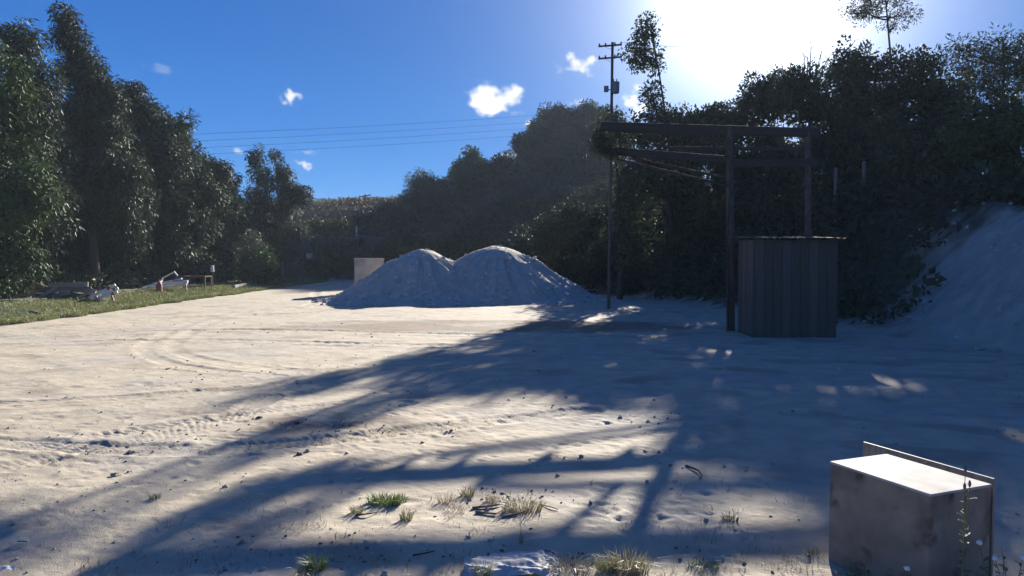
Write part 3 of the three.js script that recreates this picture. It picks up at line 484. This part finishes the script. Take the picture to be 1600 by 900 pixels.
// ------------------------------------------------------------------ booth and cantilevered awning frame
{
  const t = thing('plank_booth', 'dark brown plank booth under the awning frame, below the sun', 'booth', 6.98, 0, -19.1);
  const W = 2.0, D = 1.3, H = 2.42, geo = new RoundedBoxGeometry(.216, H, .03, 1, .006), geo2 = new RoundedBoxGeometry(.03, H, .155, 1, .006);
  for (let i = 0; i < 9; i++) { const m = part('plank', geo, i % 3 ? M.timber : M.plank, t); m.position.set(-W / 2 + .11 + i * .2225, H / 2 - .02 - (i % 4) * .008, D / 2 + (i % 2) * .006); }
  for (let i = 0; i < 8; i++) for (const s of [-1, 1]) { const m = part('plank', geo2, (i + s) % 3 ? M.plank : M.timber, t); m.position.set(s * (W / 2 + .012 + (i % 2) * .005), H / 2 - .02, -D / 2 + .09 + i * .16); }
  const back = new THREE.BoxGeometry(W - .04, H, .03); back.translate(0, H / 2 - .02, -D / 2); part('back_wall', back, M.plank, t);
  const f = new THREE.BoxGeometry(W - .06, .06, D - .1); f.translate(0, .04, 0); part('floor', f, M.plank, t);
  const roof = new THREE.PlaneGeometry(W + .3, D + .35, 60, 1); roof.rotateX(-Math.PI / 2); { const p = roof.attributes.position; for (let i = 0; i < p.count; i++) p.setY(i, Math.sin(p.getX(i) * 44) * .012 - p.getZ(i) * .04); } roof.translate(0, H + .05, 0); roof.computeVertexNormals(); part('roof', roof, M.timber2, t);
}
{
  const t = thing('awning_frame', 'open timber frame on tall posts reaching left over the yard', 'timber frame', 5.795, 0, -20), P = (x, y, z = 0) => V(x - 4.8, y + 1.07, z);
  part('post', rod([P(4.86, -1.3), P(4.8, 2.18), P(4.74, 4.33)], .115, .09, 9, 8), M.timber, t);
  part('post', rod([P(6.95, -1.3), P(6.82, 4.2)], .095, .08, 9, 4), M.timber, t);
  part('top_beam', bar(P(1.34, 4.35), P(7.15, 4.18), .24, .14), M.timber2, t);
  part('lower_beam', bar(P(1.41, 3.72, .02), P(4.7, 3.47, .02), .2, .1), M.timber2, t);
  part('rail', bar(P(3.16, 3.78, -.05), P(7.06, 3.77, -.05), .1, .06), M.timber2, t);
  part('rail', bar(P(4.78, 3.37, .06), P(7.08, 3.4, .06), .2, .05), M.timber2, t);
  part('brace', bar(P(1.77, 3.48, .1), P(4.72, 2.78, .1), .06), M.timber2, t);
  part('brace', bar(P(2.47, 3.48, -.08), P(4.72, 3.0, -.08), .06), M.timber2, t);
  part('strut', bar(P(4.48, 3.72, -.02), P(4.2, 4.18, -.02), .1, .06), M.timber2, t);
  const tri = (w, h) => { const s = new THREE.Shape(); s.moveTo(-w, 0); s.lineTo(w, 0); s.lineTo(w * .15, h); s.lineTo(-w * .15, h); const g = new THREE.ExtrudeGeometry(s, { depth: .04, bevelEnabled: false }); return g; };
  for (const [x, w, h] of [[3.09, .14, .15], [3.56, .12, .14], [5.34, .13, .16]]) { const g = tri(w, h); g.translate(x - 4.8, 5.42 - (x - 1.34) * .029 + .07, -.02); part('bracket', g, M.timber2, t); }
  for (const [x, w, h] of [[2.25, .13, .14], [2.77, .12, .13], [3.53, .14, .17], [4.32, .15, .17]]) { const g = tri(w, -h); g.translate(x - 4.8, 4.79 - (x - 1.41) * .076 - .06, -.01); part('bracket', g, M.timber2, t); }
}
{
  const t = thing('added_shade_creeper', 'leafy creeper added at the left end of the timber frame to cast a dark wedge', 'plant', 5.795, 0, -20), c = (x, y) => V(x + .995, y + 1.07, -20.05), o = V(5.795, 0, -20);
  part('stem', rod([V(-.06, -.1, .12), V(-.1, 2.5, .13), V(-.2, 4.9, .12), V(-1.2, 5.2, .08), V(-2.6, 5.3, .02)], .03, .012, 6, 18), M.darkBark, t);
  crown([[c(1.42, 4.12), .27, .2, .2], [c(1.46, 3.8), .27, .2, .2], [c(1.8, 3.72), .3, .13, .2], [c(1.85, 4.14), .32, .13, .2], [c(2.08, 3.92), .13, .17, .15], [c(1.36, 3.95), .18, .24, .15]], o, 'fine', COLOURS.gum, 20, 4141, .38).forEach((im) => { im.name = 'foliage'; im.userData.kind = 'stuff'; t.add(im); });  // added foliage, clumps shaped to cast the dark wedge on the sand
}
// ------------------------------------------------------------------ utility poles and wires
function utilityPole(label, top, base, arms, armLen, r, tank) {
  const t = thing('utility_pole', label, 'utility pole', base.x, base.y, base.z), h = top.y - base.y;
  part('shaft', rod([V(0, -.3, 0), V(top.x - base.x, h, 0)], r * 1.3, r, 9, 4), M.pole, t);
  for (const dy of arms) {
    const y = h - dy, a = part('crossarm', bar(V(-armLen / 2, y - .12, .12), V(armLen / 2, y + .14, .12), r * 1.2, r), M.pole, t);
    for (const k of [-.46, -.2, .2, .46]) { const g = new THREE.LatheGeometry([[.001, 0], [.06, 0], [.09, .05], [.05, .09], [.075, .14], [.03, .2], [.001, .21]].map(([x, q]) => new THREE.Vector2(x * r * 9, q * r * 9)), 8); g.translate(k * armLen, y + k * .26 + r * .5, .12); part('insulator', g, M.ceramic, a); }
    part('arm_brace', bar(V(-armLen * .28, y - .08, .15), V(0, y - .5, .13), .04), M.steel, a);
    part('arm_brace', bar(V(armLen * .28, y + .07, .15), V(0, y - .5, .13), .04), M.steel, a);
  }
  if (tank) {
    const g = new THREE.LatheGeometry([[.001, 0], [.3, 0], [.34, .06], [.34, .82], [.36, .84], [.36, .9], [.001, .95]].map(([x, q]) => new THREE.Vector2(x, q)), 18); g.scale(1.7, 1.7, 1.7); g.translate(.75, h - tank, .1);
    const k = part('transformer', g, M.steel, t);
    for (const x of [.5, .95]) { const b = new THREE.CylinderGeometry(.06, .11, .45, 8); b.translate(x, h - tank + 1.8, .1); part('bushing', b, M.ceramic, k); }
    const s = new THREE.BoxGeometry(.6, .8, .5); s.translate(-.52, h - tank + .6, .1); part('switch_box', s, M.steel, k);
    part('bracket', bar(V(-.4, h - tank + .5, .1), V(.7, h - tank + .5, .1), .14), M.steel, k);
  }
  return t;
}
{
  const d = 28, k = .263, top = at(957, 66, d), foot = at(952, 300, d); foot.y = land(foot.x, d, false);
  utilityPole('utility pole with two crossarms and a transformer, left of the sun', foot.clone().add(top.clone().sub(foot).divideScalar(k)), foot, [.5, 2.2], 3.3, .19, 7.1).scale.setScalar(k);
  const d2 = 96, t2 = at(570.5, 304, d2), f2 = t2.clone(); f2.y = land(f2.x, d2, false);
  utilityPole('far utility pole with a single crossarm on the slope crest', t2, f2, [.2], 1.5, .1);
  const d3 = 74, ends = [[-60, 225, 905, 176], [-60, 236, 905, 186], [-60, 248, 905, 195], [-60, 258, 905, 206]], words = ['topmost', 'second highest', 'third highest', 'lowest'];
  ends.forEach(([x0, y0, x1, y1], i) => {
    const a = at(x0, y0, d3 - 6), b = at(x1, y1, 122), m = a.clone().lerp(b, .5).add(V(0, -.35, 0));
    single('power_line', rod([a, m, b], .016, .016, 5, 24), M.wire, `${words[i]} of the four thin power lines crossing the blue sky`, 'power line', 'power lines across the sky');
  });
  const lp = at(905, 170, 122), lf = lp.clone(); lf.y = land(lf.x, 122, false); lp.y += .3;
  const t = utilityPole('utility pole behind the tall broad tree, carrying the power lines', lp, lf, [.6], 1.6, .12);
  const rp = at(-60, 218, d3 - 6), rf = rp.clone(); rf.y = land(rf.x, d3 - 6, false);
  utilityPole('utility pole behind the left wood, carrying the power lines', rp, rf, [.5], 1.6, .12);
  const hi = at(972, 68, d), far = at(1180, 20, 40);
  single('power_line', rod([at(972, 66, d), at(1040, 72, 29), at(1150, 78, 30.5), at(1290, 92, 32)], .006, .006, 5, 20), M.wire, 'wire running from the crossarms into the glare below the sun', 'power line');
}
// ------------------------------------------------------------------ fence on the bank
{
  [[1306, 262, 28.6, 'left of the two pale fence posts on the right bank'], [1350, 252, 27.6, 'right of the two pale fence posts on the right bank']].forEach(([px, py, d, label]) => {
    const a = at(px, py, d), y = land(a.x, d, false), g = new RoundedBoxGeometry(.1, a.y - y + .3, .1, 1, .012); g.translate(0, (a.y - y) / 2 - .15, 0);
    const m = single('fence_post', g, M.concrete, label, 'fence post', 'fence posts on the right bank'); m.position.set(a.x, y, -d);
  });
}
// ------------------------------------------------------------------ scrap along the verge
const G = (px, py) => { const g = onGround(px, py); g.y = land(g.x, -g.z, false); return g; };
{
  const a = V(-18.6, 0, -24.6), b = V(-15.55, 0, -24.3); a.y = land(a.x, 24.6, false) + .12; b.y = land(b.x, 24.3, false) + .1;
  const t = thing('blue_pipe', 'long blue pipe lying on the grass at the far left', 'pipe', b.x, b.y, b.z); t.userData.group = undefined; delete t.userData.group;
  part('tube', rod([a.clone().sub(b), V(0, 0, 0)], .055, .055, 10, 2), M.blue, t); part('end_fitting', rod([V(-.1, 0, 0), V(.28, -.06, .05)], .075, .06, 10, 2), M.black, t);
}
{
  const base = V(-17.95, 0, -30.2);
  const words = ['pale split plank lying on top of the scrap timber heap', 'grey plank at the left of the scrap timber heap', 'brown plank across the middle of the scrap timber heap', 'grey plank at the bottom of the scrap timber heap', 'weathered log at the right of the scrap timber heap', 'short brown offcut in front of the scrap timber heap', 'thin grey pole sticking out left of the scrap timber heap', 'dark plank under the scrap timber heap'];
  const spec = [[-.5, .42, .1, .62, .46, -.1, .16, .05, 'paleWood'], [-1.1, .5, 0, -.2, .25, .1, .12, .05, 'greyWood'], [-.8, .3, .2, .8, .33, .05, .14, .05, 'greyWood'], [-1.0, .12, .1, .5, .14, .3, .15, .06, 'greyWood'], [.3, .36, -.1, .95, .2, .15, .17, .15, 'paleWood'], [-.2, .1, .4, .35, .24, .45, .12, .06, 'paleWood'], [-1.15, .3, .2, .1, .28, .1, .06, .06, 'greyWood'], [-.7, .06, -.2, .9, .08, -.1, .2, .06, 'timber2']];
  spec.forEach(([x0, y0, z0, x1, y1, z1, w, h, m], i) => { const a = V(x0, y0, z0), b = V(x1, y1, z1), o = single('scrap_timber', bar(a, b, w, h), M[m], words[i], 'timber', 'scrap timber heap'); o.position.set(base.x, land(base.x, 30.2, false) + .03, base.z); o.scale.setScalar(1.3); });
  const loose = [['pale offcut leaning over the front of the scrap timber heap', -.55, .05, .5, -.1, .4, .2, .1, .04, 'paleWood'], ['whitish lath lying right of the scrap timber heap', .7, .1, .3, 1.15, .3, .1, .07, .03, 'paleWood'], ['whitish lath lying left of the scrap timber heap', -1.5, .08, .3, -.75, .26, .2, .08, .03, 'paleWood']];
  for (const [label, x0, y0, z0, x1, y1, z1, w, h, m] of loose) { const o = single('scrap_timber', bar(V(x0, y0, z0), V(x1, y1, z1), w, h), M[m], label, 'timber', 'scrap timber heap'); o.position.set(base.x, land(base.x, 30.2, false) + .05, base.z + .2); o.scale.setScalar(1.2); }
  const p0 = at(42, 466, 30.5), p1 = at(62, 478, 29.5); p0.y = land(p0.x, 30.5, false) + .42; p1.y = land(p1.x, 29.5, false) + .03;
  single('loose_plank', bar(p0, p1, .09, .04), M.paleWood, 'pale plank propped in the dark left of the scrap timber heap', 'timber');
}
{
  const g = V(-16.4, 0, -29.9); g.y = land(g.x, 30.3, false);
  const t = thing('striped_barrier', 'tipped white barrier with red bands on the grass', 'barrier', g.x, g.y, g.z, .15); t.scale.setScalar(1.3);
  const rails = [[-.36, .12, .42, .52], [-.1, .1, .48, .3], [.02, .22, .5, .42]];
  for (const [x0, y0, x1, y1] of rails) { const m = part('rail', bar(V(x0, y0, 0), V(x1, y1, 0), .085, .03), M.white, t); const q = V(lerp(x0, x1, .68), lerp(y0, y1, .68), .002), e = V(lerp(x0, x1, .82), lerp(y0, y1, .82), .002); part('red_band', bar(q, e, .092, .036), M.red, m); }
  part('leg', bar(V(.2, .5, -.04), V(.34, 0, -.04), .06, .03), M.red, t); part('leg', bar(V(-.22, .34, -.04), V(-.1, 0, -.04), .06, .03), M.red, t); part('foot', bar(V(-.4, .05, .03), V(-.15, .06, .03), .09, .05), M.white, t);
}
{
  const g = G(262, 463), t = thing('white_metal_frame', 'heap-like white metal frame with a bent hoop on the grass', 'metal frame', g.x, g.y, g.z, .1);
  for (const [a, b] of [[[-.36, .3], [-.3, .66]], [[-.32, .64], [.28, .96]], [[.26, .97], [.66, .45]]]) part('hoop_bar', rod([V(...a, -.2), V(...b, -.2)], .036, .036, 7, 2), M.white, t);
  for (const [x0, y0, z0, x1, y1, z1, r] of [[-1.2, .18, 0, -.3, .5, -.1, .04], [-.9, .25, .1, .7, .62, 0, .05], [-.3, .2, .15, .95, .35, .1, .05], [-.1, .42, .05, 1.0, .5, .05, .055], [-1.3, .1, .1, -.4, .25, .15, .035], [-.2, .33, .2, 1.02, .42, .16, .045]]) part('tube', rod([V(x0, y0, z0), V(x1, y1, z1)], r, r, 7, 2), M.white, t);
  const s = new THREE.PlaneGeometry(.7, .4, 12, 2); { const p = s.attributes.position; for (let i = 0; i < p.count; i++) p.setZ(i, Math.sin(p.getX(i) * 30) * .012); } s.rotateX(-.8); s.rotateZ(-.35); s.translate(.66, .56, -.05); s.computeVertexNormals(); part('bent_sheet', s, M.zinc, t);
  for (const [x, y] of [[-.85, .26], [.9, .4]]) part('leg', bar(V(x, y, .12), V(x + .05, -.05, .12), .05, .05), M.steel, t);
  const c = G(249, 466), k = thing('red_canister', 'upright red canister standing before the white metal frame', 'canister', c.x, c.y, c.z);
  const b = new THREE.LatheGeometry([[.001, 0], [.13, 0], [.14, .03], [.14, .42], [.09, .52], [.05, .55], [.05, .64], [.001, .65]].map(([x, y]) => new THREE.Vector2(x, y)), 14); part('body', b, M.red, k); const n = new THREE.CylinderGeometry(.055, .055, .07, 10); n.translate(0, .66, 0); part('cap', n, M.black, k);
}
{
  const g = G(309, 460), t = thing('rusty_frame', 'rusty open rectangular frame beside the white metal frame', 'metal frame', g.x, g.y, g.z, -.08), W = 1.15, D = .7, H = .78;
  for (const x of [-W / 2, W / 2]) for (const z of [-D / 2, D / 2]) part('leg', bar(V(x, -.05, z), V(x, H, z), .045), M.rust, t);
  for (const z of [-D / 2, D / 2]) { part('rail', bar(V(-W / 2, H, z), V(W / 2, H, z), .05), M.rust, t); part('rail', bar(V(-W / 2, .24, z), V(W / 2, .3, z), .05), M.rust, t); }
  for (const x of [-W / 2, W / 2]) part('rail', bar(V(x, H, -D / 2), V(x, H, D / 2), .045), M.rust, t);
  for (let i = 0; i < 9; i++) { const x = -W / 2 + .07 + i * .127; part('slat', bar(V(x, .3 + i * .006, D / 2 + .03), V(x + .03, -.02, D / 2 + .05), .035, .02), M.greyWood, t); }
}
{
  const g = G(332, 457), t = thing('post_with_bucket', 'thin dark post with a small white container on top, before the trees', 'post', g.x, g.y, g.z);
  part('post', rod([V(0, -.1, 0), V(.01, .95, 0)], .04, .035, 7, 2), M.darkBark, t);
  const b = new THREE.LatheGeometry([[.001, .36], [.075, .36], [.085, .33], [.1, .02], [.112, .0], [.09, 0], [.001, .03]].map(([x, y]) => new THREE.Vector2(x, y)), 14); b.translate(.01, .93, 0); part('container', b, M.white, t);
}
{
  const a = G(365, 455), b = G(394, 450), m = a.clone().lerp(b, .5);
  const g = bar(a.clone().sub(m).add(V(0, .12, 0)), b.clone().sub(m).add(V(0, .12, 0)), .2, .22), o = single('kerb_stone', g, M.concrete, 'grey concrete kerb length lying at the back of the grass', 'kerb stone'); o.position.copy(m);
  const k = G(484, 437), c = new THREE.LatheGeometry([[.001, 0], [.2, 0], [.24, .03], [.27, .5], [.285, .52], [.25, .52], [.23, .48], [.001, .45]].map(([x, y]) => new THREE.Vector2(x, y)), 16), t = thing('pale_bucket', 'small pale bucket far off in front of the dark embankment', 'bucket', k.x, k.y, k.z); part('pail', c, M.white, t); part('handle', rod([V(-.27, .5, 0), V(-.15, .72, 0), V(.15, .72, 0), V(.27, .5, 0)], .02, .02, 5, 12), M.steel, t);
  const w = at(557, 352, 67), wy = land(w.x, 67, false), p = thing('marker_post', 'tiny white marker post on the slope above the embankment', 'post', w.x, wy, w.z); part('stake', bar(V(0, -.1, 0), V(0, .95, 0), .14, .1), M.white, p); const cp2 = new THREE.ConeGeometry(.1, .16, 4); cp2.rotateY(.78); cp2.translate(0, 1.02, 0); part('cap', cp2, M.white, p);
  const mo = G(197, 452); mo.z = -40.5; mo.x = -20.8; mo.y = land(mo.x, 40.5, false); const mg = lump(.6, 3, .3, .85, 3), mm = single('stone_mound', mg, M.stone, 'grey boulder in the dark behind the barrier and the white frame', 'boulder'); mm.position.copy(mo).add(V(0, .25, 0));
  const strip = at(572, 337, 78), sy = land(strip.x, 78, false), sg = new RoundedBoxGeometry(2.4, .25, .7, 2, .08); const so = single('rubble_strip', sg, M.stone, 'pale strip of rubble on the slope above the embankment', 'rubble'); so.position.set(strip.x, sy + .16, -78); so.rotation.z = -.06;
}
// ------------------------------------------------------------------ small things on the near sand
{
  const place = (o, px, py, lift = 0, turn) => { const g = onGround(px, py); o.position.set(g.x, land(g.x, -g.z) + lift, g.z); if (turn !== undefined) o.rotation.y = turn; return o; };
  const stick = (label, x0, y0, x1, y1, r, m, bend = .02) => { const a = onGround(x0, y0), b = onGround(x1, y1), c = a.clone().lerp(b, .5); const f = (p, k) => V(p.x - c.x, land(p.x, -p.z) - land(c.x, -c.z) + r * .8 + k, p.z - c.z); const o = single('stick', rod([f(a, 0), f(c, 0).add(V(bend, bend * .4, bend)), f(b, .004)], r, r * .6, 7, 8), M[m], label, 'stick', 'sticks on the sand'); o.position.set(c.x, land(c.x, -c.z), c.z); };
  stick('dark bent stick alone in a sunlit patch right of the post shadow', 1072, 730, 1097, 747, .011, 'darkBark', .03);
  stick('upper of the two broken canes lying by the dry grass', 738, 795, 790, 789, .011, 'greyWood', .01);
  stick('lower of the two broken canes lying by the dry grass', 743, 801, 776, 804, .011, 'greyWood', .006);
  stick('long thin cane crossing the foot of the dry grass', 784, 808, 826, 799, .009, 'greyWood', .015);
  stick('thin twig running right from the dry grass', 845, 790, 872, 798, .005, 'darkBark', .02);
  stick('thin twig in the sun left of the plastic sheet', 645, 870, 679, 863, .006, 'darkBark', .02);
  stick('curved dark twig left of the green tuft', 555, 806, 590, 800, .007, 'darkBark', .03);
  const tuft = (label, px, py, n, R, h, w, lean, cols, sx = 1) => {
    const g = mergeGeometries(cols.map((c, i) => { const b = bladeTuft(Math.round(px * 7 + py + i * 31), Math.ceil(n / cols.length), R, h, w, lean); const k = b.attributes.position.count, a = new Float32Array(k * 3); for (let j = 0; j < k; j++) a.set(c, j * 3); b.setAttribute('color', new THREE.BufferAttribute(a, 3)); return b; })); g.scale(sx, 1, 1);
    place(single('grass_tuft', g, tuftMat, label, 'grass', 'grass tufts on the near sand'), px, py, 0);
  };
  const tuftMat = phys(1, 1, 1, .7, { transmission: .35, vertexColors: true });
  const green = [[.1, .17, .045], [.14, .21, .06], [.2, .22, .09]], dry = [[.3, .25, .15], [.23, .2, .11], [.36, .31, .21]], mixd = [[.17, .19, .08], [.27, .24, .13], [.2, .18, .1]];
  tuft('greenest low tuft in the long sunlit patch', 600, 786, 260, .09, .075, .006, .9, green, 1.5);
  tuft('small green tuft just right of the greenest low tuft', 627, 779, 90, .05, .05, .005, .9, green, 1.2);
  tuft('dark dry tuft left of the greenest low tuft', 558, 801, 90, .05, .07, .005, 1, mixd);
  tuft('thin olive tuft at the shadow edge below the greenest tuft', 634, 812, 90, .045, .09, .005, .7, mixd);
  tuft('sparse dry tuft in the middle of the long sunlit patch', 697, 785, 60, .06, .08, .004, 1, dry);
  tuft('sparse dry tuft at the top edge of the long sunlit patch', 731, 774, 90, .06, .08, .005, .9, mixd);
  tuft('wiry dry tuft between the canes and the middle of the patch', 712, 800, 50, .07, .06, .004, 1.2, dry);
  tuft('largest dry tuft, behind the broken canes', 815, 797, 200, .12, .1, .005, 1.0, [...dry, [.2, .22, .1]], 1.3);
  tuft('small dry tuft above the broken canes', 770, 783, 80, .06, .08, .004, .9, dry);
  tuft('tall straw tuft near the bottom right of the plastic sheet', 982, 893, 240, .1, .13, .005, .9, [...dry, [.18, .2, .08]], 1.2);
  tuft('yellowish tuft between the plastic sheet and the tall straw tuft', 948, 893, 130, .06, .12, .005, .6, [[.24, .25, .09], [.3, .28, .14]]);
  tuft('grey dry tuft right beside the plastic sheet', 890, 892, 190, .11, .1, .004, 1.1, [[.2, .18, .13], [.26, .23, .17]], 1.3);
  tuft('green tuft at the bottom edge left of centre', 494, 890, 140, .06, .11, .006, .8, green);
  tuft('straw coloured tuft beside the green tuft at the bottom edge', 478, 899, 100, .07, .08, .005, 1.1, [[.33, .29, .15], [.24, .24, .1]]);
  tuft('tiny green tuft alone on the left sand', 242, 779, 60, .04, .05, .005, .9, green);
  tuft('small dark tuft at the edge of the right shadow band', 1140, 812, 90, .06, .06, .005, 1, mixd);
  tuft('trailing green tuft at the bottom right near the block shadow', 1098, 886, 120, .1, .05, .006, 1.4, [[.14, .19, .08], [.2, .21, .1]]);
  tuft('small brown tuft left of the near concrete block', 1272, 868, 60, .05, .05, .005, 1, mixd);
  tuft('pale stalks standing in the shadow above the plastic sheet', 817, 850, 14, .03, .13, .004, .3, dry);
  tuft('green straw tuft in front of the plastic sheet', 755, 899, 90, .05, .09, .005, .8, [[.2, .22, .09], [.3, .28, .15]]);
  // crumpled plastic sheet
  { const n = 70, g = new THREE.PlaneGeometry(.62, .36, n, 46), p = g.attributes.position; g.rotateX(-Math.PI / 2);
    for (let i = 0; i < p.count; i++) { const x = p.getX(i), z = p.getZ(i), e = ss(1.08, .8, Math.hypot(x / .31, z / .19) + N(x * 9, z * 9, 3) * .35); const rid = 1 - Math.abs(N(x * 7 + N(x * 5, z * 5, 9) * 1.5, z * 8, 2)) * 2; p.setXYZ(i, x + N(x * 8, z * 8, 6) * .03, -.012 + e * (.025 + .05 * Math.max(0, rid) * (.5 + N(x * 4, z * 4, 5)) + .006 * Math.abs(N(x * 20, z * 17, 7)) * 2), z + N(x * 8, z * 8, 16) * .03); }
    g.scale(1, .7, 1); g.computeVertexNormals(); place(single('plastic_sheet', g, M.plastic, 'crumpled translucent grey plastic sheet lying at the bottom centre', 'plastic sheet'), 800, 885, .006, .08); }
  // stones and litter
  for (const [px, py, r, label, m] of [[1022, 626, .035, 'dark stone at the far end of the tree shadow gap', 'darkClod'], [465, 662, .05, 'dark clod in the reddish dirt patch', 'darkClod'], [180, 742, .06, 'brown clod left of the crossing wheel tracks', 'clod'], [205, 706, .05, 'brown clod between the crossing wheel tracks', 'clod'], [640, 877, .014, 'small stone left of the plastic sheet', 'stone'], [1204, 808, .02, 'small dark stone in the sunlit strip left of the block', 'darkClod'], [520, 877, .014, 'pebble right of the green tuft at the bottom edge', 'stone'], [468, 712, .05, 'dark clod at the lower edge of the reddish dirt', 'darkClod'], [405, 655, .05, 'dark clod at the left end of the reddish dirt', 'darkClod']]) place(single('clod', lump(r * .62, px, .8, .55, 3), M[m], label, 'stone', 'clods and stones on the sand'), px, py, r * .1);
  { const g = new THREE.TorusGeometry(.03, .007, 6, 16, 4.2); g.rotateX(1.2); place(single('plastic_scrap', g, M.teal, 'curl of teal plastic at the lower left edge', 'plastic scrap'), 36, 850, .022); }
  { const g = new THREE.PlaneGeometry(.09, .06, 8, 6), p = g.attributes.position; g.rotateX(-Math.PI / 2); for (let i = 0; i < p.count; i++) p.setY(i, .012 + .02 * N(p.getX(i) * 30, p.getZ(i) * 30, 4) + .01); g.computeVertexNormals(); place(single('paper_scrap', g, M.white, 'scrap of white paper in the lower left corner', 'paper'), 14, 893, .01); }
}
// ------------------------------------------------------------------ weeds by the near block
function weed(label, x, d, stems, h, spread, seed, flower) {
  const y = land(x, d), t = thing('weed', label, 'weed', x, y, -d, 0, 'weeds round the near block'), r = rng(seed), pos = [], idx = [];
  for (let s = 0; s < stems; s++) {
    const a = r() * 6.283, L = h * (.55 + r() * .5), lean = spread * (.3 + r() * .7), b = V(Math.cos(a) * .03, -.02, Math.sin(a) * .03), e = V(Math.cos(a) * lean, L, Math.sin(a) * lean), m = b.clone().lerp(e, .55).add(V((r() - .5) * .04, .04, (r() - .5) * .04)), curve = new THREE.CatmullRomCurve3([b, m, e]);
    part('stem', rod([b, m, e], .0035, .0018, 5, 8), weedStem, t);
    const n = Math.round(6 + L * 22);
    for (let i = 0; i < n; i++) {
      const q = curve.getPoint(.08 + .88 * Math.pow(i / n, flower === 'seed' ? 1.8 : 1)), f = r() * 6.283, dir = V(Math.cos(f), .1 + r() * .6, Math.sin(f)).normalize(), side = V(-Math.sin(f), (r() - .5) * .6, Math.cos(f)).normalize(), l = (.03 + r() * .045) * (1.25 - .6 * i / n), w = l * .36, k = pos.length / 3;
      for (const [u, v, z] of [[0, 0, 0], [.35, .5, .02], [.75, .36, .015], [1, 0, -.12], [.75, -.36, .015], [.35, -.5, .02], [.5, 0, -.03]]) { const p = q.clone().addScaledVector(dir, l * u).addScaledVector(side, w * v); pos.push(p.x, p.y + z * l, p.z); }
      for (const [i0, i1] of [[0, 1], [1, 2], [2, 3], [3, 4], [4, 5], [5, 0]]) idx.push(k + 6, k + i0, k + i1);
    }
    if (flower === 'seed') { const g = new THREE.LatheGeometry([[.001, 0], [.006, .004], [.008, .02], [.004, .034], [.001, .037]].map(([u, v]) => new THREE.Vector2(u, v)), 7); g.translate(e.x, e.y - .004, e.z); part('seed_head', g, weedSeed, t); }
    else if (flower && s % 2 === 0) { const g = lump(.014, s + seed, .5, .85, 2); g.translate(e.x, e.y, e.z); part('flower_head', g, weedFlower, t); }
  }
  const g = new THREE.BufferGeometry(); g.setAttribute('position', new THREE.Float32BufferAttribute(pos, 3)); g.setIndex(idx); g.computeVertexNormals(); part('foliage', g, weedLeaf, t);
}
const weedStem = std(.12, .14, .06, .8), weedLeaf = phys(.1, .16, .05, .8, { transmission: .35 }), weedSeed = std(.12, .09, .06, .9), weedFlower = std(.68, .66, .62, .8);
weed('leafy weed with pale flower heads before the block corner', 2.2, 3.62, 7, .42, .2, 11, 'flower');
weed('tall weed with dark seed heads showing against the bright block top', 2.36, 3.82, 4, .95, .06, 21, 'seed');
weed('bushy weed at the bottom right corner beside the block', 2.56, 3.75, 9, .5, .22, 31, 'flower');
weed('low creeping weed at the left foot of the near block', 2.03, 4.3, 6, .2, .16, 41, null);
weed('weed with one white clover-like flower on the block face', 2.08, 3.98, 3, .36, .08, 51, 'flower');
weed('low leafy weed right of the near block', 2.75, 4.0, 7, .34, .2, 61, null);
scene.fog = new THREE.FogExp2(new THREE.Color().setRGB(.74, .88, 1), .00052);  // thin haze added to lift the darks, standing in for veiling lens glare
renderer.render(scene, camera);
